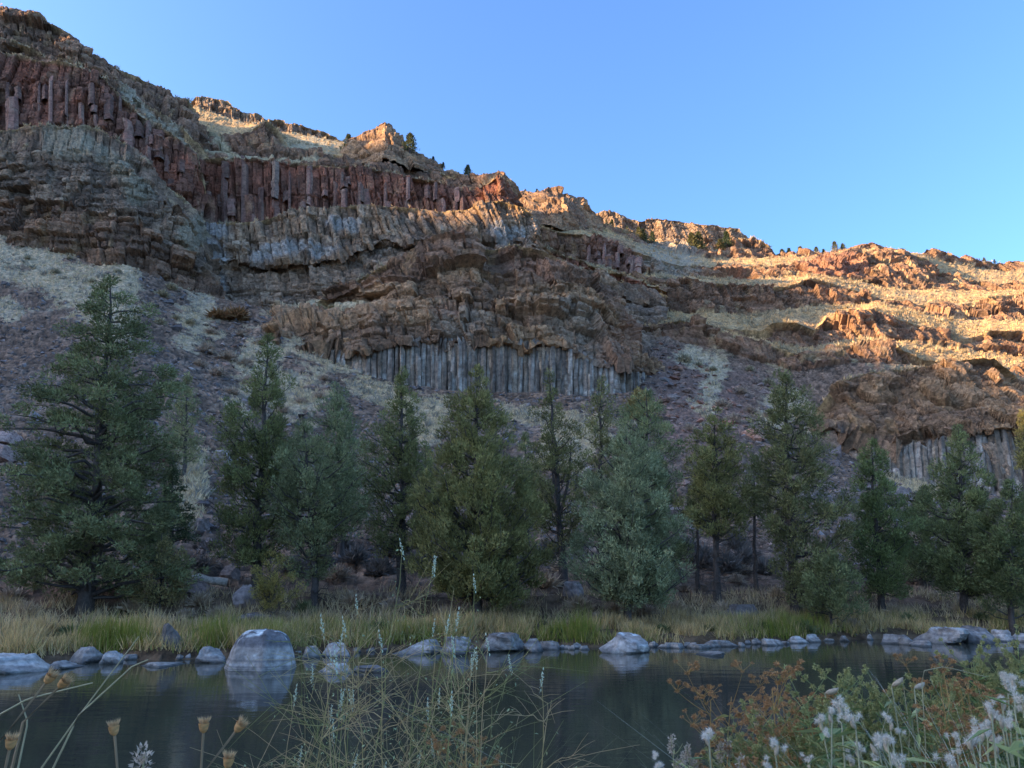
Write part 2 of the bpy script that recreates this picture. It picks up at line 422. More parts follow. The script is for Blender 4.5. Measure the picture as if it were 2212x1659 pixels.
# ---- middle wall behind the central bluff
B2 = [(330, 500, 138), (420, 482, 137), (470, 486, 137), (520, 483, 136), (560, 480, 136), (600, 466, 136), (650, 451, 136), (720, 446, 136), (800, 441, 136), (900, 450, 136), (960, 460, 136), (1000, 456, 135), (1040, 437, 134), (1080, 433, 133), (1130, 446, 133), (1160, 470, 134), (1172, 525, 137), (1200, 560, 150), (1440, 640, 152)]
B4 = [(330, 365, 150), (390, 362, 150), (420, 348, 150), (480, 346, 150), (520, 342, 151), (560, 351, 151), (640, 356, 151), (700, 361, 151), (760, 359, 151), (800, 363, 151), (860, 376, 151), (920, 386, 151), (980, 400, 151), (1020, 405, 150), (1040, 395, 149), (1075, 374, 149), (1100, 391, 150), (1112, 420, 152), (1130, 470, 156), (1175, 540, 160), (1440, 630, 160)]
B6 = [(330, 300, 172), (450, 294, 172), (500, 302, 172), (540, 290, 170), (573, 263, 168), (600, 285, 168), (625, 318, 168), (700, 326, 170), (760, 340, 170), (860, 352, 168), (960, 376, 165), (1020, 398, 160), (1045, 384, 160), (1075, 370, 160), (1098, 388, 160), (1112, 420, 160), (1130, 470, 160), (1175, 540, 164), (1440, 628, 166)]
B7 = [(330, 240, 205), (430, 236, 205), (520, 264, 205), (600, 284, 206), (680, 297, 206), (745, 312, 205), (800, 347, 200), (900, 358, 190), (1000, 390, 180), (1112, 425, 175), (1175, 545, 175), (1440, 630, 178)]
B = [[(330, 690, 128), (470, 690, 126), (560, 700, 125), (700, 710, 125), (1440, 780, 128)],
     [(330, 600, 131), (470, 612, 130), (560, 630, 129), (650, 625, 128), (720, 610, 128), (850, 580, 127), (1000, 550, 127), (1170, 560, 127), (1200, 620, 140), (1440, 680, 144)],
     [(330, 560, 134), (430, 562, 133), (520, 572, 132), (612, 574, 131), (675, 572, 131), (738, 558, 131), (800, 540, 131), (830, 521, 131), (880, 526, 130), (960, 521, 130), (1050, 519, 130), (1160, 535, 130), (1172, 550, 134), (1200, 600, 146), (1440, 670, 148)],
     None, B2, back(B2, 9, 1.2), B4, back(B4, 5, 1.2), back(B4, 7, 3.4), B6, B7, back(B7, 60, -3)]
B[3] = [(px, py - 4, D - 2.0) for px, py, D in B[2]]
def paint_mid(px, py, P, col, off):
    sh = px.shape; p = P.reshape(-1, 3)
    n = fbm(p / np.array([2., 2., 5.]), 4, 501).reshape(sh)
    m = np.full(sh, -1.)
    for b in ((450, 560, 45, 80, -.1), (430, 600, 40, 45, 0), (600, 545, 90, 25, -.2), (740, 480, 60, 20, 0), (700, 545, 40, 20, 0), (1100, 500, 60, 24, 0), (470, 500, 40, 30, 0)):
        m = np.maximum(m, blob(px, py, *b))
    k = (sstep(.05, .5, m + .55 * n) * .8)[..., None]
    col[:] = col * (1 - k) + np.array((.40, .35, .295)) * (1 + .3 * n[..., None]) * k
    m = np.full(sh, -1.)
    for b in ((470, 310, 40, 12, .5), (660, 320, 60, 16, .1), (700, 308, 70, 12, .15), (560, 345, 200, 6, .05)):
        m = np.maximum(m, blob(px, py, *b))
    k = (sstep(-.1, .4, m + .6 * n))[..., None]
    col[:] = col * (1 - k) + np.array((.50, .38, .22)) * k
mid = build('canyon_wall', us_range(330, 1440, 2.5), B, ['wall', 'wall', 'wall', 'mid', 'grass', 'red', 'sage', 'dark', 'dark', 'grass', 'sage'], 31, paint=paint_mid)
tag(mid, 'banded cliff wall with red columns over grey overhangs behind the bluff', 'cliff', kind='structure')

# ---- knolls on the rim
K_top = [(735, 330, 178), (750, 304, 176), (770, 294, 175), (795, 284, 174), (812, 272, 173), (830, 258, 171), (848, 268, 172), (862, 292, 172), (880, 315, 172), (920, 345, 172), (950, 364, 172), (1000, 386, 172)]
K_mid = [(735, 345, 172), (770, 325, 170), (800, 312, 168), (830, 300, 166), (850, 308, 166), (870, 325, 167), (910, 352, 168), (950, 370, 168), (1000, 390, 168)]
K0 = [(735, 365, 168), (800, 350, 164), (830, 350, 161), (870, 356, 163), (920, 372, 165), (1000, 400, 166)]
kn = build('rock_knoll', us_range(735, 1000), [K0, K_mid, K_top, back(K_top, 14, -2), back(K_top, 22, -14)], ['ent', 'ent', 'ent', 'dark'], 41, wig=4.0, ampscale=.55)
tag(kn, 'pointed sunlit rock knoll on the rim beside a lone pine', 'rock', kind='structure')
Q_top = [(1095, 440, 206), (1118, 418, 206), (1135, 412, 206), (1160, 416, 204), (1185, 408, 203), (1205, 403, 202), (1225, 412, 202), (1245, 424, 203), (1270, 447, 205), (1300, 480, 208)]
Q0 = [(1095, 470, 192), (1160, 480, 190), (1205, 490, 188), (1230, 500, 190), (1300, 520, 198)]
Qm = [(1095, 452, 198), (1160, 446, 196), (1205, 445, 193), (1230, 450, 195), (1270, 475, 200), (1300, 495, 202)]
qn = build('rock_knoll', us_range(1095, 1300), [Q0, Qm, Q_top, back(Q_top, 20, -3), back(Q_top, 30, -16)], ['ent', 'ent', 'dark', 'dark'], 43, wig=4.0, ampscale=.6)
tag(qn, 'blocky rock knoll on the rim with a small conifer row at its left foot', 'rock', kind='structure')
# ---- far cap rock
F1t = [(395, 240, 226), (412, 226, 225), (425, 210, 224), (450, 211, 224), (480, 216, 224), (520, 238, 224), (580, 257, 225), (640, 268, 226), (700, 285, 227), (735, 302, 228), (765, 330, 230)]
F10 = [(395, 262, 222), (450, 270, 221), (580, 292, 221), (700, 312, 223), (765, 340, 226)]
c1 = build('cap_rock', us_range(395, 765), [F10, F1t, back(F1t, 60, -3)], ['mid', 'sage'], 45, wig=2.5)
tag(c1, 'far dark cap rock on the skyline left of the pointed knoll', 'cliff', kind='structure')
F2t = [(1255, 470, 292), (1287, 461, 292), (1318, 451, 292), (1340, 462, 292), (1364, 475, 292), (1385, 478, 292), (1409, 467, 292), (1440, 471, 292), (1482, 482, 292), (1559, 488, 292), (1595, 497, 292), (1617, 510, 292), (1640, 540, 292), (1690, 565, 292)]
F20 = [(1255, 510, 288), (1400, 522, 287), (1550, 532, 287), (1690, 580, 287)]
c2 = build('cap_rock', us_range(1255, 1690), [F20, F2t, back(F2t, 60, -3)], ['mid', 'sage'], 47, wig=2.5)
tag(c2, 'far columned cap rock on the skyline above small lit conifers', 'cliff', kind='structure')

# ---- right hillside
R2 = [(1120, 700, 140), (1400, 700, 140), (1470, 694, 140), (1536, 712, 140), (1572, 730, 139), (1640, 735, 138), (1708, 762, 137), (1760, 768, 138), (1812, 748, 140), (1917, 734, 140), (1953, 757, 140), (1990, 776, 141), (2212, 796, 142), (3600, 800, 142)]
R4 = [(1120, 672, 154), (1400, 680, 154), (1600, 712, 153), (1648, 716, 152), (1665, 700, 151), (1720, 697, 151), (1760, 716, 152), (1785, 685, 156), (1889, 666, 155), (1953, 690, 156), (2043, 717, 157), (2060, 738, 157), (2100, 731, 157), (2140, 715, 157), (2212, 712, 158), (3600, 720, 158)]
R6 = [(1120, 590, 170), (1323, 603, 168), (1400, 600, 169), (1500, 608, 171), (1600, 618, 173), (1645, 625, 176), (1700, 622, 178), (1744, 604, 180), (1800, 617, 181), (1890, 643, 182), (1940, 650, 183), (2000, 660, 183), (2100, 656, 183), (2150, 644, 182), (2212, 638, 182), (3600, 650, 182)]
R8 = [(1120, 470, 190), (1200, 500, 188), (1255, 505, 186), (1300, 520, 188), (1382, 548, 192), (1450, 570, 196), (1560, 578, 205), (1700, 575, 212), (1776, 560, 218), (1850, 541, 220), (1944, 545, 222), (2003, 560, 222), (2030, 590, 222), (2120, 610, 220), (2212, 612, 220), (3600, 620, 220)]
R10 = [(1120, 450, 218), (1280, 484, 214), (1320, 492, 214), (1400, 518, 226), (1500, 534, 240), (1560, 526, 242), (1600, 516, 244), (1631, 510, 244), (1658, 529, 244), (1675, 548, 244), (1720, 550, 244), (1800, 545, 242), (1850, 537, 240), (1900, 535, 240), (1944, 538, 240), (2003, 551, 244), (2060, 562, 247), (2100, 568, 249), (2212, 572, 254), (3600, 585, 254)]
R = [[(1120, 800, 126), (1380, 800, 127), (1500, 800, 128), (1600, 850, 122), (1680, 960, 112), (1860, 1000, 110), (2212, 880, 124), (3600, 880, 124)],
     [(1120, 745, 134), (1400, 742, 136), (1500, 748, 136), (1560, 756, 136), (1650, 785, 134), (1720, 805, 132), (1800, 790, 134), (1900, 780, 136), (2000, 790, 138), (2212, 812, 138), (3600, 830, 138)],
     R2,
     [(1120, 688, 150), (1400, 692, 150), (1536, 707, 150), (1640, 728, 147), (1700, 750, 146), (1760, 752, 147), (1850, 728, 150), (1950, 735, 151), (2050, 750, 152), (2212, 768, 152), (3600, 770, 152)],
     R4,
     [(1120, 662, 165), (1360, 664, 164), (1500, 674, 166), (1640, 678, 170), (1753, 660, 174), (1903, 655, 175), (2000, 680, 174), (2212, 695, 174), (3600, 700, 174)],
     R6,
     [(1120, 580, 185), (1323, 594, 181), (1500, 598, 190), (1650, 602, 197), (1760, 594, 203), (1900, 615, 207), (2050, 622, 207), (2212, 628, 207), (3600, 630, 207)],
     R8,
     [(1120, 462, 205), (1280, 492, 206), (1320, 502, 206), (1400, 530, 214), (1500, 552, 228), (1560, 556, 234), (1631, 556, 238), (1700, 556, 238), (1800, 549, 238), (1850, 540, 236), (1944, 542, 236), (2003, 555, 240), (2100, 575, 245), (2212, 582, 250), (3600, 590, 250)],
     R10, back(R10, 70, -3)]
def paint_right(px, py, P, col, off):
    sh = px.shape; p = P.reshape(-1, 3)
    n = fbm(p / np.array([6., 6., 2.5]), 4, 601).reshape(sh); nf = fbm(p / 1.5, 3, 605).reshape(sh)
    # rock knobs poking through benches, grass spilling over ledges
    k = (sstep(.22, .50, n + .4 * nf) * .7)[..., None] * (px > 1500)[..., None]
    col[:] = col * (1 - k) + np.array((.46, .34, .19)) * k
    m = np.maximum(blob(px, py, 1320, 560, 75, 60, .4), blob(px, py, 1800, 575, 90, 40, .1))
    k = (sstep(0, .4, m + .3 * n))[..., None] * .7
    col[:] = col * (1 - k) + np.array((.30, .14, .09)) * k
    m = blob(px, py, 1450, 560, 80, 50, .3)
    k = (sstep(0, .4, m + .6 * nf) * .6)[..., None]
    col[:] = col * (1 - k) + np.array((.40, .33, .24)) * k
hill = build('hillside', us_range(1120, 2900, 2.5), R, ['talus', 'dark', 'grass', 'dark', 'grass', 'dark', 'grass', 'dark', 'grass', 'dark', 'sage'], 51, paint=paint_right, wig=4.0, lo=8)
tag(hill, 'stepped hillside of dry grass benches and rock ledges in warm sun', 'hillside', kind='structure')

# ---- central bluff
C1 = [(545, 772, 110), (640, 772, 107), (690, 757, 106.5), (780, 772, 105.5), (830, 750, 105), (900, 742, 105), (960, 746, 105), (1000, 738, 105), (1050, 738, 105), (1100, 747, 105), (1200, 747, 105.5), (1250, 766, 105.5), (1300, 790, 106), (1340, 793, 107), (1380, 805, 110), (1435, 805, 118)]
C2 = [(545, 748, 112), (605, 710, 111), (675, 688, 110), (740, 680, 109), (800, 672, 108), (860, 660, 107.5), (930, 640, 107.5), (980, 626, 108), (1060, 621, 108), (1150, 640, 108), (1250, 672, 108.5), (1330, 722, 110), (1380, 775, 114), (1435, 800, 121)]
C2b = [(545, 738, 118), (605, 673, 121), (686, 662, 121), (740, 657, 119), (795, 652, 115), (860, 652, 109.5), (930, 636, 109), (980, 622, 109.3), (1060, 617, 109.3), (1150, 636, 109.3), (1250, 668, 110), (1330, 718, 112), (1380, 772, 116), (1435, 800, 122)]
C3 = [(545, 735, 119), (605, 670, 122), (686, 657, 122), (721, 627, 121), (774, 606, 119), (844, 571, 117), (907, 543, 116), (978, 518, 115), (1009, 511, 115), (1032, 515, 115), (1040, 534, 117), (1062, 540, 118), (1090, 534, 117), (1111, 525, 115), (1168, 540, 115), (1238, 568, 116), (1284, 603, 117), (1329, 648, 119), (1354, 691, 120), (1371, 743, 121), (1390, 796, 121), (1435, 830, 125)]
C3a = [((a[0]), a[1] * .5 + np.interp(a[0], [c[0] for c in C2b], [c[1] for c in C2b]) * .5, a[2] * .35 + .65 * np.interp(a[0], [c[0] for c in C2b], [c[2] for c in C2b])) for a in C3]
C0 = [(545, 800, 109), (640, 800, 106), (700, 806, 105), (780, 824, 104.3), (860, 836, 104), (900, 856, 104), (1000, 862, 104), (1200, 866, 104), (1300, 868, 104.5), (1390, 866, 109), (1435, 860, 117)]
C = [C0, C1, [(a, b - 4, d - 1.2) for a, b, d in C1], C2, C2b, C3a, C3, back(C3, 10, 1.0), back(C3, 24, -2)]
def paint_bluff(px, py, P, col, off):
    sh = px.shape; p = P.reshape(-1, 3)
    n = fbm(p / np.array([2., 2., 4.]), 4, 701).reshape(sh)
    m = np.full(sh, -1.)
    for b in ((1250, 700, 90, 50, .3), (1000, 690, 80, 40, 0), (1300, 760, 50, 40, 0)):
        m = np.maximum(m, blob(px, py, *b))
    k = (sstep(0, .5, m + .4 * n) * .55)[..., None]
    col[:] = col * (1 - k) + np.array((.38, .28, .195)) * k
    m = np.full(sh, -1.)
    for b in ((960, 670, 60, 22, -.2), (1010, 525, 35, 14, 0), (1150, 570, 90, 40, .2), (1340, 740, 50, 70, .4)):
        m = np.maximum(m, blob(px, py, *b))
    k = (sstep(0, .5, m + .4 * n) * .6)[..., None]
    col[:] = col * (1 - k) + np.array((.36, .19, .115)) * k
    m = blob(px, py, 700, 663, 120, 9, -.10)
    k = (sstep(-.1, .4, m + .4 * n))[..., None]
    col[:] = col * (1 - k) + np.array((.56, .43, .26)) * k
bluff = build('basalt_bluff', us_range(545, 1435), C, ['col', 'ent', 'ent', 'ent', 'ent', 'dark', 'grass', 'sage'], 61, paint=paint_bluff, wig=6.0)
tag(bluff, 'arched brown bluff standing on a row of grey basalt columns', 'cliff', kind='structure')

# ---- right bluff
E1 = [(1735, 945, 106), (1790, 925, 104), (1880, 962, 101.5), (1940, 978, 100), (1990, 968, 100), (2040, 952, 99.5), (2100, 936, 99), (2212, 920, 98), (3600, 920, 95)]
E2 = [(1735, 935, 113), (1770, 890, 111), (1799, 845, 110), (1821, 822, 110), (1889, 801, 110), (1957, 801, 110), (2048, 777, 109), (2116, 770, 109), (2152, 768, 109), (2175, 791, 110), (2198, 813, 111), (2240, 830, 112), (3600, 850, 112)]
E0 = [(1735, 975, 104), (1850, 1018, 100), (1950, 1045, 98), (2050, 1068, 97), (2212, 1092, 95), (3600, 1120, 92)]
E15 = [(1735, 940, 108), (1799, 890, 106.5), (1880, 880, 105), (1957, 880, 104), (2048, 860, 103.5), (2152, 850, 103), (2212, 865, 103), (3600, 880, 100)]
E = [E0, E1, [(a, b - 4, d - 1.2) for a, b, d in E1], E15, E2, back(E2, 14, 1.2), back(E2, 24, -2)]
rbl = build('basalt_bluff', us_range(1735, 3600), E, ['col', 'ent', 'ent', 'ent', 'grass', 'sage'], 71, wig=5.0)
tag(rbl, 'dark rounded bluff with sunlit crest and leaning columns at its foot', 'cliff', kind='structure')

# ---- unseen rim added to shade the valley, half a kilometre off towards the sun
S0 = 500.0; TE = math.tan(SUN_EL); hx, hy = math.sin(SUN_AZ), math.cos(SUN_AZ)       # horizontal direction to the sun
q_ = np.linspace(-420, 420, 281); t_ = np.linspace(0, 1, 40)
QQ, TT = np.meshgrid(q_, t_)
rim = np.interp(QQ, [a for a, _ in RIM_E], [b for _, b in RIM_E]) + S0 * TE + 1.2 * fbm(np.stack([QQ.ravel() / 6, 0 * QQ.ravel(), 0 * QQ.ravel()], 1), 3, 907).reshape(QQ.shape)
dist = np.interp(TT, [0, .5, .55, .8, .82, 1], [170, 380, 390, 470, 500, 900])
hgt = np.interp(TT, [0, .5, .55, .8, .82, 1], [0, .40, .58, .80, 1., .96])
wp = np.stack([hx * dist + QQ * hy, hy * dist - QQ * hx, -1 + (rim + 1) * hgt], -1).reshape(-1, 3)
wp[:, 2] += np.where((hgt.ravel() < .99) & (hgt.ravel() > .01), 3.0 * fbm(wp / 14., 4, 901), 0)
idx = np.arange(QQ.size).reshape(QQ.shape)
F = np.stack([idx[:-1, :-1], idx[:-1, 1:], idx[1:, 1:], idx[1:, :-1]], -1).reshape(-1, 4)
wc = np.where((hgt.reshape(-1, 1) > .45), np.array((.26, .16, .11)), np.array((.30, .25, .17))) * (1 + .4 * fbm(wp / 6., 4, 909))[:, None]
side = obj('shading_rim', mesh('shading_rim', wp, F, wc), M_ROCK)
tag(side, 'unseen brown rim on the sunward side, added to shade the valley', 'cliff', kind='structure')

# ------------------------------------------------------------------ river
def water_mat():
    m = bpy.data.materials.new('river_water'); m.use_nodes = True
    t = m.node_tree; b = t.nodes['Principled BSDF']
    b.inputs['Base Color'].default_value = (.055, .052, .036, 1)
    b.inputs['Roughness'].default_value = .04; b.inputs['IOR'].default_value = 1.333
    g = t.nodes.new('ShaderNodeNewGeometry')
    mp = t.nodes.new('ShaderNodeMapping'); mp.inputs['Scale'].default_value = (.5, 1.3, 1)
    t.links.new(g.outputs['Position'], mp.inputs['Vector'])
    n = t.nodes.new('ShaderNodeTexNoise'); n.inputs['Scale'].default_value = 1.6; n.inputs['Detail'].default_value = 4; n.inputs['Roughness'].default_value = .55
    t.links.new(mp.outputs['Vector'], n.inputs['Vector'])
    bp = t.nodes.new('ShaderNodeBump'); bp.inputs['Strength'].default_value = .12; bp.inputs['Distance'].default_value = .06
    t.links.new(n.outputs['Fac'], bp.inputs['Height']); t.links.new(bp.outputs['Normal'], b.inputs['Normal'])
    return m
gx = np.linspace(-260, 260, 53); gy = np.linspace(1.5, 80, 28)
GX, GY = np.meshgrid(gx, gy)
V = np.stack([GX, GY, np.zeros_like(GX)], -1).reshape(-1, 3)
idx = np.arange(len(V)).reshape(GX.shape)
F = np.stack([idx[:-1, :-1], idx[:-1, 1:], idx[1:, 1:], idx[1:, :-1]], -1).reshape(-1, 4)
river = obj('river', mesh('river', V, F, smooth=True), water_mat())
tag(river, 'calm dark green river mirroring the far bank', 'river', kind='structure')

# near bank, on which the camera stands
gx = np.linspace(-120, 120, 121); gy = np.concatenate([np.linspace(-120, -2, 30), np.linspace(-1.6, 9.5, 60)])
GX, GY = np.meshgrid(gx, gy)
p = np.stack([GX, GY, 0 * GX], -1).reshape(-1, 3)
edge = 6.2 + .8 * fbm(np.stack([GX.ravel() / 5, 0 * GX.ravel(), 0 * GX.ravel()], 1), 3, 801)
zz = np.where(GY.ravel() > 3.4, .72 - 1.8 * sstep(0, 1, (GY.ravel() - 3.4) / (edge - 3.4 + 1.2)), .72) + .08 * fbm(p / .9, 3, 805) + np.clip(-GY.ravel() - 12, 0, 200) * .12
V = np.stack([GX.ravel(), GY.ravel(), zz], 1)
idx = np.arange(len(V)).reshape(GX.shape)
F = np.stack([idx[:-1, :-1], idx[:-1, 1:], idx[1:, 1:], idx[1:, :-1]], -1).reshape(-1, 4)
nbcol = np.array((.2, .15, .09)) * (1 + .3 * fbm(p / .5, 3, 807))[:, None]
nbank = obj('near_bank', mesh('near_bank', V, F, nbcol), M_ROCK)
tag(nbank, 'brown earth bank on the near side of the river', 'bank', kind='structure')
NB = BVHTree.FromPolygons([Vector(v) for v in V.tolist()], F.tolist())
def nbz(x, y):
    h = NB.ray_cast(Vector((x, y, 50)), Vector((0, 0, -1)))
    return h[0].z if h[0] is not None else .5

# ------------------------------------------------------------------ basalt columns and red blocks
def prism(name, seed, cols, rings=7, jag=.06):
    r = np.random.default_rng(seed)
    k = int(r.integers(5, 8))
    a = np.sort((np.arange(k) + r.uniform(-.22, .22, k)) / k * 2 * math.pi)
    rad = .5 * r.uniform(.85, 1.12, k)
    zs = np.sort(np.concatenate([[0, 1], r.uniform(.06, .94, rings - 2)]))
    V, C = [], []
    c1, c2, c3 = [np.array(c) for c in cols]
    for i, z in enumerate(zs):
        ox, oy = r.uniform(-jag, jag, 2); sc = r.uniform(.92, 1.06)
        tilt = r.uniform(-.02, .02, 2) if 0 < i < rings - 1 else r.uniform(-.14, .14, 2)
        for j in range(k):
            x, y = rad[j] * math.cos(a[j]), rad[j] * math.sin(a[j])
            n1, n2 = r.uniform(-1, 1, 2) * jag * 1.1
            V.append((x * (sc + n1) + ox, y * (sc + n1) + oy, z + x * tilt[0] + y * tilt[1] + (n2 * .12 if 0 < i < rings - 1 else 0)))
            t = r.random(); c = c1 * (1 - t) + c2 * t
            if r.random() < .22: c = c3
            C.append(c)
    F = []
    for i in range(rings - 1):
        for j in range(k):
            F.append((i * k + j, i * k + (j + 1) % k, (i + 1) * k + (j + 1) % k, (i + 1) * k + j))
    V.append((0, 0, 1.0)); C.append(c1); ti = len(V) - 1
    for j in range(k):
        F.append(((rings - 1) * k + j, (rings - 1) * k + (j + 1) % k, ti, ti))
    F = np.array(F)
    q = F[F[:, 2] != F[:, 3]]; t = F[F[:, 2] == F[:, 3]][:, :3]
    T = np.concatenate([q[:, [0, 1, 2]], q[:, [0, 2, 3]], t])
    me = mesh(name, np.array(V), T, np.array(C)); me.materials.append(M_COLUMN)
    return me
GREY = [prism('basalt_column', 100 + i, ((.225, .175, .138), (.285, .21, .15), (.43, .37, .30)), rings=9, jag=.06) for i in range(7)]
TANC = [prism('basalt_column', 120 + i, ((.28, .205, .14), (.22, .165, .12), (.34, .285, .22)), rings=9, jag=.06) for i in range(4)]
REDC = [prism('rock_block', 140 + i, ((.27, .132, .092), (.195, .112, .082), (.28, .175, .12)), rings=8, jag=.075) for i in range(8)]
BRNC = [prism('rock_block', 160 + i, ((.21, .138, .10), (.24, .15, .105), (.27, .185, .125)), rings=8, jag=.075) for i in range(5)]
def put_prism(name, me, foot, top, w, parent, rz):
    foot, top = Vector(foot), Vector(top)
    ax = top - foot
    o = bpy.data.objects.new(name, me); COL.objects.link(o)
    o.parent = parent
    o.location = foot
    q = ax.to_track_quat('Z', 'Y')
    from_rz = Vector((0, 0, 1))
    import mathutils
    o.rotation_euler = (q @ mathutils.Quaternion(from_rz, rz)).to_euler()
    o.scale = (w, w * random.uniform(.8, 1.1), ax.length)
    return o
def on_line(S, k, u):
    return np.interp(u, S['us'], S['PY'][k]), np.interp(u, S['us'], S['DD'][k])
def columns(S, k0, k1, u0, u1, pw, parent, meshes, name, lean=None, front=.45, segs=1, dfront=(.1, .8), z0=-.8):
    u = u0
    while u < u1:
        w = random.uniform(*pw)
        py0, d0 = on_line(S, k0, u); py1, d1 = on_line(S, k1, u)
        ln = lean(u) if lean else random.uniform(-1.5, 1.5)
        foot = at(u + ln, py0, d0 - .1); top = at(u, py1, d1 - .1)
        wm = w * mpp((py0 + py1) / 2, d0)
        foot = foot + np.array([0, 0, z0])
        if segs == 1:
            me = random.choice(meshes)
            sh = np.array([0, -random.uniform(0, .45), 0])
            put_prism(name, me, foot + sh, top + sh + np.array([0, .3, .4]), wm * 1.15, parent, random.uniform(0, 6))
            if random.random() < front:
                h = random.choice((random.uniform(.2, .5), random.uniform(.5, .95)))
                sh = np.array([random.uniform(-.3, .3), -random.uniform(*dfront), 0])
                put_prism(name, random.choice(meshes), foot + sh, foot + sh + (top - foot) * h, wm * random.uniform(.85, 1.2), parent, random.uniform(0, 6))
        else:
            b0 = random.choice((0, 0, 0, random.uniform(.1, .4))); t0 = random.choice((random.uniform(.9, 1.0), random.uniform(.55, .9)))
            cuts = [b0] + sorted(q for q in random.sample([.25, .35, .45, .55, .65, .75], random.randint(0, segs - 1)) if b0 + .15 < q < t0 - .15) + [t0]
            for a, b in zip(cuts[:-1], cuts[1:]):
                if random.random() < .42: continue
                sh = np.array([random.uniform(-.35, .35), -random.uniform(*dfront) - .6 * (1 - a), 0])
                put_prism(name, random.choice(meshes), foot + sh + (top - foot) * a, foot + sh + (top - foot) * b * .995, wm * random.uniform(.8, 1.45), parent, random.uniform(0, 6))
        u += w
SC = SHEETS['basalt_bluff']; SE = SHEETS['basalt_bluff.001']; SA = SHEETS['canyon_wall']; SB = SHEETS['canyon_wall.001']; SD = SHEETS['hillside']
columns(SC, 0, 1, 660, 1392, (9, 14), bluff, GREY + GREY[:4] + TANC, 'basalt_column', front=.5)
columns(SE, 0, 1, 1885, 2235, (10, 15), rbl, GREY + TANC + TANC, 'basalt_column', lean=lambda u: 34 * max(0, (u - 2000) / 200) + random.uniform(-1, 1), front=.4)
columns(SA, 4, 5, -20, 405, (7, 22), left, REDC, 'rock_block', segs=3, dfront=(-.9, .45), z0=-.5)
columns(SB, 5, 6, 392, 1040, (7, 17), mid, REDC + REDC + REDC + BRNC[:2], 'rock_block', segs=3, dfront=(-.9, .45), z0=-.5)
columns(SD, 7, 8, 1252, 1392, (8, 16), hill, REDC, 'rock_block', segs=3, dfront=(-.4, .9), z0=-.5)

# ------------------------------------------------------------------ stones
def stone_mesh(name, seed, dims, nu=30, nv=18, planes=16, flat=.12, colf=None, rough=.13, power=1.0):
    r = np.random.default_rng(seed)
    th = np.linspace(0, 2 * math.pi, nu, endpoint=False); ph = np.linspace(0.04, math.pi - .04, nv)
    TH, PH = np.meshgrid(th, ph)
    d = np.stack([np.sin(PH) * np.cos(TH), np.sin(PH) * np.sin(TH), np.cos(PH)], -1).reshape(-1, 3)
    n = r.normal(size=(planes, 3)); n /= np.linalg.norm(n, axis=1, keepdims=True)
    n = np.concatenate([n, [[0, 0, 1]], [[0, 0, -1]]]); a = np.concatenate([r.uniform(.52, 1.0, planes), [1 - flat * 2, .8]])
    q = d @ n.T
    rr = np.where(q > 1e-3, a / np.maximum(q, 1e-3), 9).min(1)
    rr = np.minimum(rr, 1.45)
    V = d * rr[:, None]
    V = V * (1 + rough * fbm(V * 4.6 + seed, 4, seed))[:, None]
    wdn = 1 + .42 * np.clip(.45 - V[:, 2] / max(V[:, 2].max(), .01), 0, 1)      # broader at the foot
    V = V * np.stack([wdn, wdn, np.ones_like(wdn)], 1) * np.array(dims) * .5
    lo = V[:, 2].min()
    idx = np.arange(nu * nv).reshape(nv, nu)
    nx = np.roll(idx, -1, 1)
    F = np.stack([idx[:-1], idx[1:], nx[1:], nx[:-1]], -1).reshape(-1, 4)
    # caps
    V = np.concatenate([V, [[0, 0, V[:nu, 2].mean()]], [[0, 0, V[-nu:, 2].mean()]]])
    T = np.concatenate([F[:, [0, 1, 2]], F[:, [0, 2, 3]], np.stack([np.full(nu, len(V) - 2), idx[0], nx[0]], 1), np.stack([np.full(nu, len(V) - 1), nx[-1], idx[-1]], 1)])
    C = colf(V, r) if colf else np.tile((.3, .27, .25), (len(V), 1))
    return mesh(name, V, T, C, smooth=False)
def shore_col(V, r, base=(.37, .31, .26), top=(.25, .20, .17), lichen=.5, band=.16):
    # V relative to the water line (z = 0 in the object)
    z = V[:, 2]; s = r.integers(1, 999)
    n = fbm(V * 3.0 + s, 4, 71); nf = fbm(V * 11.0 + s, 3, 73)
    c = np.array(base) * (1 + .25 * n + .15 * nf)[:, None]
    k = sstep(.28, .52, z + .12 * n)[:, None]; c = c * (1 - k) + np.array(top) * (1 + .25 * nf)[:, None] * k
    st = .5 + .5 * np.sin((z + .02 * n) * 2 * math.pi / band)       # dried water lines
    k = (sstep(.75, .95, st) * (z < .42) * .45)[:, None]; c = c * (1 - k) + np.array((.50, .47, .44)) * k
    k = (sstep(.80, .95, 1 - st) * (z < .42) * .5)[:, None]; c = c * (1 - k) + np.array((.13, .125, .13)) * k
    k = (1 - sstep(.02, .09, z + .02 * n))[:, None]; c = c * (1 - k) + np.array((.085, .08, .07)) * k     # wet foot
    zz = V[:, 2].max()
    if lichen > 0:
        k = (sstep(.10, .26, fbm(V * 5.5 + s, 4, 75) + .55 * lichen * sstep(.5 * zz, zz, z) - .12) * sstep(.25, .5, z) * .9)[:, None]
        c = c * (1 - k) + np.array((.62, .61, .57)) * k
    return c
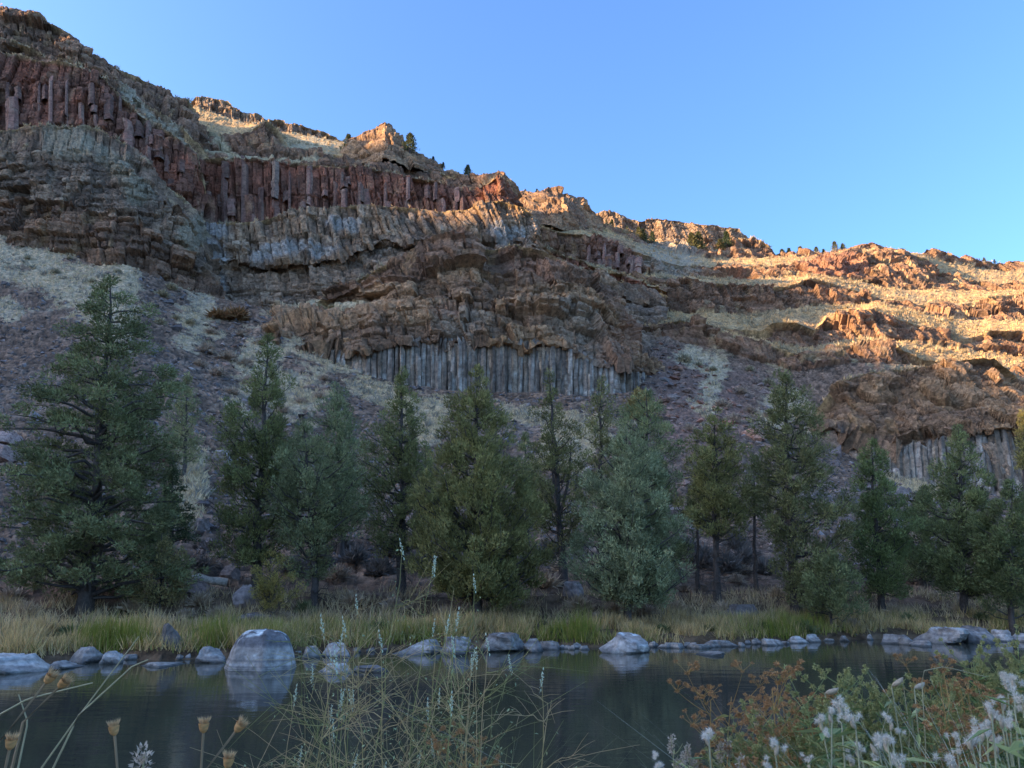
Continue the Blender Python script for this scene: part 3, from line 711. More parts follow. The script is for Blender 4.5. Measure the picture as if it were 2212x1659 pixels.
def shore_rock(name, px0, px1, py_top, py_bot, label, seed, group=None, lichen=.4, zwater=0.0, planes=12, flat=.12, deep=.9, color=None, on_ground=False, D=None):
    cx = (px0 + px1) / 2
    if on_ground:
        hit = GB.ray_cast(Vector((0, 0, CAMZ)), Vector([float(v) for v in ray(cx, py_bot)]).normalized())
        if hit[0] is not None: D = hit[0].y
    if D is None:
        x, y, z = ray(cx, py_bot)
        D = float(-(CAMZ - zwater) / z * y)
    m = mpp(py_bot, D)
    w = (px1 - px0) * m * 1.03; dp = w * deep
    Dc = D + dp * .40
    top = at(cx, py_top, Dc)[2]
    zb = gz(float(at(cx, py_bot, Dc)[0]), Dc) if on_ground else zwater
    h = max(.05, top - zb)
    H = h * 1.55 + .12
    base = color
    def cf(V, r):
        V2 = V.copy(); V2[:, 2] += H * .5 * (1 - flat * 2) * -1 + h
        V2[:, 2] = V[:, 2] + (h - V[:, 2].max())
        if base is not None: return np.array(base) * np.array((1.15, 1.05, .95)) * (1 + .35 * fbm(V * 4 + seed, 4, 81))[:, None]
        return shore_col(V2, r, lichen=lichen)
    me = stone_mesh(name, seed, (w * 1.04, dp, H), planes=planes, flat=flat, colf=cf)
    zs = np.array([v.co.z for v in me.vertices]); xs = np.array([v.co.x for v in me.vertices])
    above = zs > zs.max() - h
    X = at(cx, py_bot, Dc)[0] - (xs[above].max() + xs[above].min()) / 2
    sc = w / max(.01, xs[above].max() - xs[above].min())
    o = obj(name, me, M_STONE)
    o.scale = (sc, 1, 1)
    o.location = (at(cx, py_bot, Dc)[0] - sc * (xs[above].max() + xs[above].min()) / 2, Dc, zb + h - zs.max())
    return tag(o, label, 'rock', group)
ROCKS = [
 (-60, 95, 1413, 1456, 'long low dark slab leading the row of flat rocks at the left waterline', .1),
 (97, 166, 1426, 1445, 'pale flat slab wedged between two larger slabs at the waterline', .1),
 (150, 222, 1397, 1432, 'blocky grey rock with a level top and a white water line', .2),
 (104, 158, 1392, 1420, 'tan rock with dry grass lying over it behind the flat slabs', .1),
 (220, 268, 1406, 1434, 'small angular rock next to the blocky grey one with a level top', .2),
 (425, 492, 1396, 1432, 'low pyramid shaped rock just left of the big lichened boulder', .15),
 (305, 382, 1429, 1441, 'thin pale slab barely rising out of the water', .1),
 (645, 714, 1356, 1398, 'dark lichen spotted rock with a steep face beyond the big boulder', .5),
 (655, 694, 1394, 1421, 'small wedge rock low beside the big lichened boulder', .1),
 (692, 760, 1388, 1420, 'row rock of grey blocks behind the dry weed stems', .2),
 (688, 757, 1434, 1456, 'dome of grey rock standing alone in the water', .3),
 (766, 838, 1436, 1451, 'pointed pale slab standing alone in the water', .5),
 (866, 958, 1381, 1413, 'wide grey boulder seen through the weed stems', .2),
 (950, 1017, 1375, 1415, 'squarish grey boulder with a cracked front behind the weed stems', .2),
 (1028, 1062, 1362, 1382, 'small dark rock perched above the smooth rounded boulder', .2),
 (1040, 1142, 1366, 1408, 'smooth rounded boulder banded with white water lines', .15),
 (1098, 1150, 1362, 1392, 'dark rock peeping over the back of the smooth banded boulder', .2),
 (1130, 1174, 1379, 1408, 'tilted smooth rock leaning on the banded boulder', .1),
 (1292, 1402, 1365, 1411, 'large pale domed boulder with slanting cracks at the waterline', .2),
 (1504, 1572, 1408, 1417, 'thin flat slab lying just off the rocky shore', .3),
 (1903, 1938, 1369, 1391, 'small grey rock at the start of the right hand boulder group', .2),
 (1938, 1974, 1371, 1392, 'rounded rock between the small grey one and the broad pale boulder', .2),
 (1968, 2012, 1383, 1396, 'white topped slab in the water before the broad pale boulder', .8),
 (1992, 2084, 1354, 1391, 'broad pale boulder with a crusted peaked top', .5),
 (2078, 2142, 1351, 1389, 'dark brown triangular boulder beside the broad pale one', .0),
 (2148, 2188, 1360, 1386, 'round grey boulder standing apart near the reeds', .3),
 (2184, 2240, 1367, 1386, 'low grey slab past the round boulder', .1),
]
# the big lichened boulder: steep sides, flat slanted top, stepped foot
def big_boulder():
    x, y, z = ray(563, 1450); D = float(-CAMZ / z * y); m = mpp(1450, D)
    w = 156 * m; Dc = D + w * .42
    h = at(563, 1357, Dc)[2]
    nu, nv = 72, 44
    th = np.linspace(0, 2 * math.pi, nu, endpoint=False)
    prof_t = [0, .12, .17, .22, .27, .33, .60, .80, .90, .97, 1.0]     # height fraction from -0.35 m to top
    prof_r = [1.06, 1.06, 1.0, 1.015, .965, .95, .84, .72, .60, .42, .10]
    V, C = [], []
    t = np.concatenate([np.linspace(0, .35, 16), np.linspace(.36, .9, 16), np.linspace(.91, 1, nv - 32)])
    TT, TH = np.meshgrid(t, th, indexing='ij')
    r = np.interp(TT, prof_t, prof_r)
    ns = np.array([.10, .9, 1.75, 2.6, 3.6, 4.5, 5.4]); aa = np.array([.97, .93, 1.0, .94, 1.0, .93, .98])
    q = np.cos(TH[..., None] - ns); fac = np.where(q > .05, aa / np.maximum(q, .05), 9).min(-1); fac = np.minimum(fac, 1.1)
    rr = r * fac
    X = rr * np.cos(TH) * w * .5; Y = rr * np.sin(TH) * w * .42
    Z = -.35 + TT * (h + .35)
    Z = Z - .05 * np.clip(X / w + .1, -1, 1) * TT ** 3 * 2
    X = X + .03 * w * (TT - .2)
    P = np.stack([X, Y, Z], -1).reshape(-1, 3)
    nrm = P / (np.linalg.norm(P, axis=1, keepdims=True) + 1e-6)
    P = P + nrm * (.05 * fbm(P * 1.6, 4, 91) + .018 * fbm(P * 9, 3, 93))[:, None]
    idx = np.arange(nu * nv).reshape(nv, nu); nx = np.roll(idx, -1, 1)
    F = np.stack([idx[:-1], nx[:-1], nx[1:], idx[1:]], -1).reshape(-1, 4)
    P = np.concatenate([P, [[.03 * w, 0, h + .0]]])
    T = np.concatenate([F[:, [0, 1, 2]], F[:, [0, 2, 3]], np.stack([idx[-1], nx[-1], np.full(nu, len(P) - 1)], 1)])
    z = P[:, 2]; n = fbm(P * 2.2, 4, 95); nf = fbm(P * 13, 3, 97)
    c = np.array((.42, .355, .305)) * (1 + .25 * n + .2 * nf)[:, None]
    k = sstep(.50, .62, z / h + .10 * n)[:, None]; c = c * (1 - k) + np.array((.17, .15, .145)) * (1 + .3 * nf)[:, None] * k
    k = (sstep(.0, .22, 1.25 * fbm(P * 5.5, 5, 99) + .62 * sstep(.5, 1.0, z / h) - .58))[:, None]; c = c * (1 - k) + np.array((.66, .65, .61)) * (1 + .2 * nf)[:, None] * k
    zb = z + .012 * n
    for z1, wd, cc in ((.30, .022, (.62, .6, .58)), (.335, .010, (.15, .14, .14)), (.22, .03, (.17, .155, .15)), (.14, .018, (.5, .48, .46)), (.09, .025, (.16, .15, .15)), (.03, .03, (.10, .10, .10))):
        k = np.clip(1 - np.abs(zb - z1) / wd, 0, 1)[:, None] * .8; c = c * (1 - k) + np.array(cc) * k
    o = obj('boulder', mesh('boulder', P, T, c), M_STONE)
    o.location = (at(563, 1450, Dc)[0], Dc, 0)
    tag(o, 'biggest flat topped boulder capped with white lichen standing in the water', 'boulder')
big_boulder()
for i, (a, b, c, d, lab, li) in enumerate(ROCKS):
    shore_rock('shore_rock', a, b, c, d, lab, 200 + i, lichen=li, planes=(16 if i == 18 else 6 + i % 3), flat=.02 + .04 * (i % 4))
rr_ = random.Random(5)
px = 1186
while px < 1772:
    w = rr_.choice((rr_.uniform(8, 16), rr_.uniform(14, 30), rr_.uniform(30, 58))) * (1 if px > 1400 else .8)
    if not (1270 < px < 1395):
        yb = np.interp(px, [a for a, _ in SHORE], [b for _, b in SHORE]) + rr_.uniform(-1, 5)
        shore_rock('shore_stone', px - w * .5, px + w * .6, yb - rr_.uniform(5, 12) - .25 * w * rr_.random(), yb, 'small grey stone in the jumbled strip along the waterline past the domed boulder', int(px), 'jumbled shoreline stones', lichen=.2, planes=7, flat=rr_.uniform(-.1, .12), deep=rr_.uniform(.6, 1.2))
    px += w * rr_.uniform(.6, .85)
for px in (268, 285, 385, 405, 610, 770, 800, 830, 1018, 1190, 1790, 1822, 1850, 1880, 640, 740):
    w = rr_.uniform(10, 24); yb = np.interp(px, [a for a, _ in SHORE], [b for _, b in SHORE]) + rr_.uniform(-2, 3)
    shore_rock('shore_stone', px - w * .5, px + w * .6, yb - rr_.uniform(6, 13), yb, 'little grey stone half sunk at the foot of the grassy bank', int(px) + 5, 'little half sunk stones', lichen=.1)
# boulders up the bank and among the trees
for i, (a, b, c, d, D, lab, cc) in enumerate([
 (338, 402, 1345, 1402, 23.3, 'rounded lichen speckled boulder set in the green bank grass', (.23, .21, .2)),
 (362, 452, 1245, 1292, 31.5, 'large brown boulder under the fallen grey log', (.19, .14, .125)),
 (508, 548, 1262, 1312, 29.5, 'upright brown boulder next to the yellow shrub', (.25, .2, .185)),
 (-20, 36, 930, 962, 58, 'upper pinkish boulder of the pile at the left edge', (.36, .25, .22)),
 (-30, 40, 958, 1000, 56, 'lower pinkish boulder of the pile at the left edge', (.33, .23, .2)),
 (336, 388, 970, 998, 55, 'flat reddish boulder on the slope beside the big juniper', (.36, .22, .19)),
 (455, 500, 975, 1000, 55, 'grey boulder on the pale slope patch between two junipers', (.3, .27, .26)),
 (475, 520, 1215, 1250, 33, 'brown boulder on the litter slope above the log', (.22, .17, .15)),
 (415, 455, 1120, 1150, 40, 'dark boulder in the gap beside the big juniper', (.2, .165, .15)),
 (425, 470, 1160, 1190, 37, 'square dark boulder low in the gap beside the big juniper', (.19, .155, .145)),
 (505, 600, 1322, 1345, 25.5, 'low dark rock with rusty end half hidden in bank weeds', (.2, .17, .16)),
 (1215, 1262, 1255, 1292, 33, 'grey boulder between the olive juniper and the blue green one', (.22, .19, .18)),
 (1568, 1640, 1305, 1338, 31, 'low dark rock heap on the open bank', (.16, .135, .125)),
 (1600, 1650, 925, 950, 72, 'reddish boulder on the scree above the trees', (.36, .2, .15)),
 (1640, 1680, 960, 985, 68, 'wide brown boulder on the scree above the trees', (.3, .2, .16)),
 (2170, 2215, 1180, 1215, 44, 'shadowed boulder behind the trees by the right bluff', (.22, .2, .2)),
]):
    shore_rock('boulder', a, b, c, d, lab, 300 + i, color=cc, on_ground=True, D=D, planes=12, flat=.08)
# ---- talus rocks
def low_stone(seed, cc):
    return stone_mesh('talus_rock', seed, (1, .8, .75), nu=7, nv=5, planes=7, flat=.1, rough=.15, colf=lambda V, r: np.array(cc) * np.array((1.15, 1.05, .95)) * r.uniform(.8, 1.2, (len(V), 1)))
TAL = [low_stone(400 + i, c) for i, c in enumerate([(.30, .19, .15), (.34, .17, .125), (.24, .19, .17), (.22, .18, .17), (.28, .22, .19), (.20, .165, .16), (.31, .2, .16), (.25, .22, .21)])]
for me in TAL: me.materials.append(M_COLUMN)
def talus_at(px, py, size, meshes, label, group):
    d = Vector([float(v) for v in ray(px, py)]).normalized()
    h = GB.ray_cast(Vector((0, 0, CAMZ)), d)
    if h[0] is None: return
    o = bpy.data.objects.new('talus_rock', random.choice(meshes)); COL.objects.link(o)
    D = h[0].y; s = size * mpp(py, D)
    o.location = h[0] + Vector((0, 0, s * .12)); o.scale = (s, s * random.uniform(.7, 1.1), s * random.uniform(.6, 1))
    o.rotation_euler = (random.uniform(-.4, .4), random.uniform(-.4, .4), random.uniform(0, 6))
    tag(o, label, 'rock', group)
for i in range(150):
    t = random.random(); px = 1420 + 190 * t + random.gauss(0, 38); py = 790 + 160 * t + random.gauss(0, 45)
    talus_at(px, py, random.uniform(8, 13) if random.random() < .8 else random.uniform(14, 26), TAL[:2] + TAL, 'broken reddish rock on the scree right of the columned bluff', 'reddish scree rocks')
for i in range(85):
    px = random.uniform(300, 560); py = random.uniform(690, 1010)
    talus_at(px, py, random.uniform(6, 15), TAL[2:], 'grey broken rock on the slope below the left gully', 'grey gully rocks')
for i in range(60):
    px = random.uniform(-10, 330); py = random.uniform(640, 900)
    talus_at(px, py, random.uniform(5, 11), TAL[2:], 'small broken rock on the dark scree fan below the left cliff', 'dark fan rocks')
for i in range(90):
    px = random.uniform(330, 2200); py = random.uniform(1010, 1225)
    talus_at(px, py, random.uniform(9, 26), TAL, 'broken rock on the shaded slope behind the junipers', 'rocks behind the junipers')

# ------------------------------------------------------------------ tubes and leaves
def tubes(paths, k=5):
    V, F = [], []; n0 = 0
    a = np.arange(k) / k * 2 * math.pi
    ca, sa = np.cos(a), np.sin(a)
    for P, R in paths:
        P = np.asarray(P, float); R = np.asarray(R, float); n = len(P)
        T = np.gradient(P, axis=0); T /= (np.linalg.norm(T, axis=1, keepdims=True) + 1e-9)
        ref = np.where(np.abs(T[:, 2:3]) > .9, np.array([[1., 0, 0]]), np.array([[0, 0, 1.]]))
        U = np.cross(T, ref); U /= (np.linalg.norm(U, axis=1, keepdims=True) + 1e-9); W = np.cross(T, U)
        ring = P[:, None] + R[:, None, None] * (U[:, None] * ca[None, :, None] + W[:, None] * sa[None, :, None])
        V.append(ring.reshape(-1, 3))
        idx = n0 + np.arange(n * k).reshape(n, k); nx = np.roll(idx, -1, 1)
        F.append(np.stack([idx[:-1], nx[:-1], nx[1:], idx[1:]], -1).reshape(-1, 4)); n0 += n * k
    return np.concatenate(V), np.concatenate(F)
def leaves(P, Dr, L, W, r, face=None):
    """one thin triangle per leaf spray"""
    n = len(P)
    Dr = Dr / (np.linalg.norm(Dr, axis=1, keepdims=True) + 1e-9)
    q = r.normal(size=(n, 3))
    if face is not None: q = q * .7 + face
    S = np.cross(Dr, q); S /= (np.linalg.norm(S, axis=1, keepdims=True) + 1e-9)
    V = np.empty((n, 3, 3))
    V[:, 0] = P - S * W[:, None] * .5; V[:, 1] = P + S * W[:, None] * .5; V[:, 2] = P + Dr * L[:, None]
    return V.reshape(-1, 3), np.arange(n * 3).reshape(n, 3)
def bez(a, b, sag, n=6, wob=0, r=None):
    t = np.linspace(0, 1, n)[:, None]
    P = a * (1 - t) + b * t + sag * 4 * t * (1 - t)
    if wob and r is not None: P[1:-1] += r.normal(size=(n - 2, 3)) * wob
    return P
BARK_C = np.array((.11, .085, .07)); LEAF_TINT = np.array((2.75, 2.25, 1.25)); LEAFY = 2.05
def juniper(name, label, bpx, D, tpx, tpy, prof, cA, cB, seed, nb=60, rise=.5, leaf=.12, nl=46, dens=5.0, clump=.26, twigs=0, trunk_r=None, fork=0, up=.75, group=None, cat='tree', zoff=0):
    r = np.random.default_rng(seed)
    m0 = mpp(1000, D)
    bx = float(at(bpx, 1200, D)[0]); bz = gz(bx, D) - .05
    # base stands vertically under bpx as seen at the foot
    pyb = float(py_of(bz, D)); bx = float(at(bpx, pyb, D)[0])
    top = at(tpx, tpy, D); H = top[2] - bz
    root = empty(name, (bx, D, bz)); tag(root, label, cat, group)
    prof = sorted(prof, key=lambda q: -q[0])
    zs = np.array([at(bpx, q[0], D)[2] for q in prof]) - bz
    xl = np.array([at(q[1], q[0], D)[0] for q in prof]) - bx; xr = np.array([at(q[2], q[0], D)[0] for q in prof]) - bx
    zs = np.append(zs, H); xl = np.append(xl, top[0] - bx - .03); xr = np.append(xr, top[0] - bx + .03)
    tx = top[0] - bx
    ax = lambda z: tx * np.clip(z / H, 0, 1) ** 1.3
    zmin = zs[0]
    # heights of bough ends
    zz = np.linspace(zmin, H, 400); wd = np.interp(zz, zs, xr) - np.interp(zz, zs, xl)
    cdf = np.cumsum(wd ** .9 + .22); cdf /= cdf[-1]
    uq = (np.arange(nb) + r.uniform(0, 1, nb)) / nb
    ze = np.interp(uq, cdf, zz)
    th = (np.arange(nb) * 2.39996 + r.uniform(-.4, .4, nb))
    RL = np.maximum(.02, ax(ze) - np.interp(ze, zs, xl)); RR = np.maximum(.02, np.interp(ze, zs, xr) - ax(ze))
    c = (1 + np.cos(th)) / 2; Rr = RL * (1 - c) + RR * c
    Ln = Rr * r.uniform(.66, 1.18, nb)
    TR = trunk_r or max(.05, H * .018)
    trunk = np.stack([ax(np.linspace(0, H, 12)), .04 * H * .1 * np.sin(np.linspace(0, 5, 12)), np.linspace(-.25, H * .985, 12)], 1)
    trunk[1:-1, :2] += r.normal(size=(10, 2)) * TR * .25
    paths = [(trunk, TR * (1 - np.linspace(0, 1, 12)) ** .8 + .012 + TR * .5 * np.exp(-np.linspace(0, 12, 12)))]
    cen, cr, outd = [], [], []
    for i in range(nb):
        if r.random() < .10: continue
        e = np.array([ax(ze[i]) + Ln[i] * math.cos(th[i]), Ln[i] * .9 * math.sin(th[i]), ze[i]])
        z0 = np.clip(ze[i] - rise * Ln[i] * r.uniform(.7, 1.3), min(.12 * H, zmin), H * .96)
        a = np.array([ax(z0), 0, z0])
        sag = np.array([0, 0, -.10 * Ln[i] * (1 if rise > .2 else -.6)])
        P = bez(a, e, sag, 6, .04 * Ln[i], r)
        rad = min(TR * .42, .012 + .022 * Ln[i])
        paths.append((P, np.linspace(rad, .008, 6)))
        nc = max(3, int(Ln[i] * dens * .55 + 1))
        s = r.uniform(.28, 1.0, nc) ** .8
        ci = np.stack([np.interp(s, np.linspace(0, 1, 6), P[:, k]) for k in range(3)], 1)
        spread = (.07 + .13 * Ln[i] * (1.15 - s))[:, None]
        ci = ci + r.normal(size=(nc, 3)) * spread * np.array([1, 1, .55])
        ci[:, 2] += .05 * Ln[i]
        cen.append(ci); cr.append(clump * r.uniform(.45, 1.5, nc) * (.55 + .45 * min(1, Ln[i]))); outd.append(np.tile([math.cos(th[i]), math.sin(th[i]), 0], (nc, 1)))
    na = int(H * 5); za = r.uniform(max(zmin, .35 * H), H * .99, na); ra = .35 * (np.interp(za, zs, xr) - np.interp(za, zs, xl)) * .5
    aa = r.uniform(0, 6.283, na); oa = np.stack([np.cos(aa), np.sin(aa), 0 * aa], 1)
    cen.append(np.stack([ax(za), 0 * za, za], 1) + oa * (ra + .06)[:, None]); cr.append(clump * r.uniform(.5, .8, na)); outd.append(oa)
    cen = np.concatenate(cen); cr = np.concatenate(cr); outd = np.concatenate(outd)
    for k in range(fork):
        sx = r.uniform(-.5, .5); zf = r.uniform(.15, .4) * H
        paths.append((bez(np.array([ax(zf), 0, zf]), np.array([ax(zf) + sx * 1.2, r.uniform(-.4, .4), zf + .35 * H]), np.array([sx * .3, 0, -.1]), 6), np.linspace(TR * .55, .02, 6)))
    for k in range(twigs):
        z0 = r.uniform(.05, .42) * H; a_ = r.uniform(0, 6.28); l_ = r.uniform(.4, 1.0) * max(Rr.mean() * .9, .5)
        e = np.array([ax(z0) + l_ * math.cos(a_), l_ * math.sin(a_), max(.15, z0 + r.uniform(-.5, .35) * l_)])
        P = bez(np.array([ax(z0), 0, z0]), e, np.array([0, 0, .08 * l_]), 6, .05 * l_, r)
        paths.append((P, np.linspace(.022, .006, 6)))
        for q in range(3):
            b = P[r.integers(2, 6)]; paths.append((np.array([b, b + r.normal(size=3) * .22]), np.array([.008, .004])))
    V, F = tubes(paths, 5)
    n = fbm(V * 4, 3, seed)
    tc = BARK_C * (1 + .35 * n)[:, None]
    obj('trunk', mesh('trunk', V, F, tc, smooth=True), M_BARK, root)
    # foliage
    m = len(cen); reps = np.maximum(6, (nl * (cr / clump) ** 1.5).astype(int))
    reps = (reps * LEAFY).astype(int); id_ = np.repeat(np.arange(m), reps); N = len(id_)
    g = r.normal(size=(N, 3)); g /= (np.linalg.norm(g, axis=1, keepdims=True) + 1e-9)
    rad = r.uniform(0.2, 1, N) ** .4
    P = cen[id_] + g * (rad * cr[id_])[:, None] * np.array([1, 1, 1.0 if up > .5 else .6])
    P[:, 2] = np.maximum(P[:, 2], .08)
    Dr = .45 * outd[id_] + np.array([0, 0, up]) + .55 * g + .45 * r.normal(size=(N, 3))
    L = leaf * .88 * r.uniform(.6, 1.35, N); W = L * r.uniform(.30, .50, N)
    V, F = leaves(P, Dr, L, W, r, face=.8 * outd[id_] + g + np.array([0, 0, .7]))
    cm = r.uniform(0, 1, m); jit = r.uniform(.72, 1.28, N); bj = r.uniform(.65, 1.35, m)
    c = LEAF_TINT * (np.array(cA)[None] * (1 - cm[id_])[:, None] + np.array(cB)[None] * cm[id_][:, None]) * (jit * bj[id_])[:, None]
    c = c * .82 + .18 * c.mean(1, keepdims=True)
    c = np.repeat(c, 3, 0); c[2::3] *= 1.22
    obj('crown', mesh('crown', V, F, c), M_LEAF, root)
    return root
OLIVE = ((.092, .098, .038), (.118, .116, .048)); DKGR = ((.062, .080, .040), (.082, .096, .046)); BLUE = ((.105, .128, .090), (.130, .152, .110)); MIDG = ((.080, .098, .046), (.105, .116, .054)); GREY_G = ((.090, .110, .068), (.110, .126, .078))
juniper('juniper_tree', 'tallest dark layered juniper with boughs sweeping down to the bank grass', 180, 28.6, 240, 592,
   [(1295, 40, 380), (1240, 0, 425), (1180, 5, 415), (1100, 20, 405), (1040, 15, 400), (960, 35, 390), (900, 55, 385), (850, 45, 372), (800, 118, 345), (760, 150, 325), (700, 148, 318), (660, 190, 312), (625, 222, 275)], (.068, .080, .044), (.092, .108, .060), 1, nb=150, rise=.12, leaf=.14, nl=44, dens=4.2, clump=.34, twigs=8, up=.45)
juniper('juniper_tree', 'thin hazy grey green juniper half hidden behind the tallest one', 395, 50, 405, 808, [(985, 355, 430), (930, 345, 435), (880, 365, 430), (840, 385, 420)], (.095, .11, .065), (.12, .13, .08), 2, nb=36, rise=.4, leaf=.16, nl=26, clump=.32, dens=3)
juniper('fir_sapling', 'small dark fir under the right side of the tallest juniper', 368, 33, 372, 985, [(1170, 315, 425), (1120, 325, 410), (1060, 340, 405), (1020, 355, 390)], (.040, .062, .042), (.055, .078, .052), 3, nb=50, rise=.05, leaf=.12, nl=34, clump=.22, dens=5, up=.3)
juniper('juniper_tree', 'slender spired juniper with a bulging shoulder beside the yellow shrub', 548, 32, 580, 716, [(1215, 490, 600), (1150, 470, 630), (1080, 460, 640), (1000, 452, 640), (940, 455, 632), (895, 470, 626), (860, 520, 628), (820, 538, 622), (780, 555, 608), (745, 568, 598)], (.072, .086, .038), (.098, .110, .046), 4, nb=100, rise=.65, leaf=.12, nl=46, twigs=5)
juniper('juniper_tree', 'bushy blue green juniper in front of the spired one', 680, 30.5, 655, 905, [(1245, 640, 715), (1190, 600, 720), (1120, 580, 770), (1060, 578, 795), (1000, 585, 790), (950, 615, 740), (925, 635, 690)], *GREY_G, 5, nb=80, rise=.5, leaf=.12, nl=44, twigs=10)
juniper('juniper_tree', 'grey green juniper rising behind the bushy blue green one', 735, 40, 728, 828, [(1130, 660, 800), (1040, 660, 800), (960, 665, 790), (900, 675, 770), (860, 695, 760)], (.085, .11, .075), (.105, .13, .085), 6, nb=70, rise=.6, leaf=.14, nl=40, clump=.3)
juniper('juniper_tree', 'dark pointed juniper with a skirt of bare dead twigs', 866, 32.5, 868, 790, [(1170, 800, 930), (1100, 788, 925), (1040, 778, 915), (980, 775, 912), (930, 785, 914), (900, 830, 912), (860, 842, 898), (825, 855, 882)], (.078, .090, .040), (.095, .104, .046), 7, nb=80, rise=.6, leaf=.12, nl=44, twigs=46)
juniper('juniper_tree', 'broad olive green juniper with dense plume like foliage to the ground', 1030, 30, 1030, 788, [(1285, 950, 1135), (1235, 905, 1170), (1175, 885, 1192), (1100, 895, 1165), (1050, 888, 1155), (1000, 900, 1130), (950, 925, 1108), (900, 945, 1092), (870, 962, 1082), (830, 1002, 1058), (805, 1016, 1044)], *OLIVE, 8, nb=150, rise=.7, leaf=.125, nl=50, dens=5, twigs=4, up=.95)
juniper('juniper_tree', 'dark open branched juniper with a thin spire right of the olive one', 1216, 37, 1186, 798, [(1170, 1160, 1260), (1110, 1145, 1275), (1040, 1140, 1275), (980, 1140, 1272), (930, 1130, 1262), (890, 1150, 1225), (860, 1168, 1204), (825, 1178, 1196)], (.07, .076, .036), (.092, .098, .044), 9, nb=52, rise=.8, leaf=.13, nl=38, twigs=14, fork=2)
juniper('juniper_tree', 'upper part of a sparse juniper showing between the spire and the blue green pair', 1300, 42, 1300, 812, [(1090, 1245, 1345), (1010, 1250, 1345), (940, 1255, 1335), (890, 1265, 1330), (850, 1280, 1325)], (.085, .092, .044), (.108, .112, .052), 10, nb=46, rise=.6, leaf=.14, nl=32, clump=.3)
juniper('juniper_tree', 'tall grey green juniper behind the blue green bushy one', 1405, 37, 1395, 838, [(1210, 1340, 1490), (1120, 1325, 1485), (1040, 1325, 1478), (980, 1335, 1470), (920, 1335, 1458), (880, 1350, 1440), (855, 1370, 1418)], (.09, .115, .068), (.115, .135, .08), 11, nb=90, rise=.7, leaf=.13, nl=44)
juniper('juniper_tree', 'silvery blue green juniper with a full rounded skirt', 1355, 30, 1352, 928, [(1290, 1280, 1440), (1240, 1240, 1475), (1190, 1240, 1482), (1120, 1255, 1462), (1060, 1258, 1448), (1010, 1275, 1432), (970, 1298, 1405), (945, 1325, 1380)], *BLUE, 12, nb=120, rise=.6, leaf=.12, nl=48, twigs=4)
juniper('juniper_tree', 'olive juniper with a bare grey trunk below its crown', 1550, 34, 1545, 882, [(1130, 1470, 1625), (1080, 1468, 1620), (1020, 1478, 1608), (970, 1484, 1602), (930, 1500, 1590), (905, 1520, 1572)], (.088, .094, .038), (.112, .114, .046), 13, nb=74, rise=.6, leaf=.13, nl=44, twigs=44)
juniper('juniper_tree', 'narrow dark second trunk left of the olive juniper with the bare trunk', 1508, 36.5, 1510, 1040, [(1120, 1470, 1540), (1080, 1478, 1540)], (.07, .08, .036), (.09, .098, .042), 14, nb=16, rise=.4, leaf=.13, nl=34, twigs=10, trunk_r=.09)
juniper('juniper_tree', 'thin dark trunked juniper with a small ragged crown', 1634, 37, 1628, 985, [(1120, 1600, 1660), (1060, 1592, 1668), (1010, 1610, 1650)], (.062, .074, .036), (.08, .092, .042), 15, nb=22, rise=.3, leaf=.13, nl=34, twigs=18, trunk_r=.10)
juniper('juniper_tree', 'tall ragged juniper with a blunt top and thick dark trunk', 1722, 33, 1695, 800, [(1300, 1715, 1800), (1250, 1690, 1852), (1190, 1680, 1855), (1120, 1650, 1840), (1070, 1640, 1822), (1010, 1632, 1800), (960, 1638, 1778), (900, 1642, 1772), (860, 1658, 1752), (830, 1662, 1728), (812, 1672, 1718)], (.078, .086, .042), (.098, .104, .052), 16, nb=115, rise=.35, leaf=.13, nl=38, twigs=18, trunk_r=.22, fork=3)
juniper('juniper_tree', 'bright green juniper next to the tall ragged one', 1908, 35, 1882, 948, [(1280, 1860, 1965), (1220, 1835, 1975), (1150, 1828, 1972), (1080, 1835, 1955), (1030, 1840, 1935), (990, 1855, 1915)], (.07, .096, .042), (.092, .118, .05), 17, nb=84, rise=.5, leaf=.13, nl=44, twigs=8)
juniper('juniper_tree', 'green juniper in front of the leaning columns', 2088, 35, 2068, 918, [(1270, 2010, 2180), (1200, 1998, 2178), (1120, 1988, 2165), (1060, 2005, 2142), (1010, 2022, 2122), (960, 2042, 2100)], (.075, .096, .046), (.098, .116, .056), 18, nb=88, rise=.45, leaf=.13, nl=42, twigs=10)
juniper('juniper_tree', 'lower dark juniper past the one before the leaning columns', 2190, 33, 2185, 1035, [(1300, 2130, 2260), (1220, 2110, 2280), (1140, 2115, 2270), (1080, 2140, 2240)], (.062, .084, .042), (.082, .1, .05), 19, nb=70, rise=.4, leaf=.13, nl=42, twigs=8)
juniper('juniper_tree', 'far juniper catching gold sunlight beside the right bluff', 2216, 88, 2210, 886, [(1010, 2195, 2232), (950, 2196, 2230), (910, 2202, 2222)], (.12, .12, .045), (.15, .14, .055), 20, nb=30, rise=.5, leaf=.3, nl=16, clump=.45, dens=2)
juniper('juniper_tree', 'small juniper peeping out behind the right side of the olive one', 1140, 44, 1132, 935, [(1130, 1100, 1185), (1040, 1100, 1175), (980, 1115, 1155)], (.085, .1, .05), (.105, .118, .06), 21, nb=36, rise=.5, leaf=.15, nl=32, clump=.3)
juniper('juniper_tree', 'small juniper filling the gap left of the olive one', 925, 42, 918, 955, [(1140, 890, 965), (1050, 890, 955), (1000, 900, 940)], (.088, .102, .046), (.108, .12, .054), 22, nb=36, rise=.5, leaf=.15, nl=32, clump=.3)
juniper('juniper_tree', 'dark juniper deep in the stand between the bright green and green ones', 1995, 42, 1992, 1045, [(1250, 1935, 2050), (1150, 1940, 2045), (1090, 1960, 2020)], (.055, .07, .04), (.075, .09, .05), 23, nb=50, rise=.4, leaf=.15, nl=36, clump=.3, twigs=14)
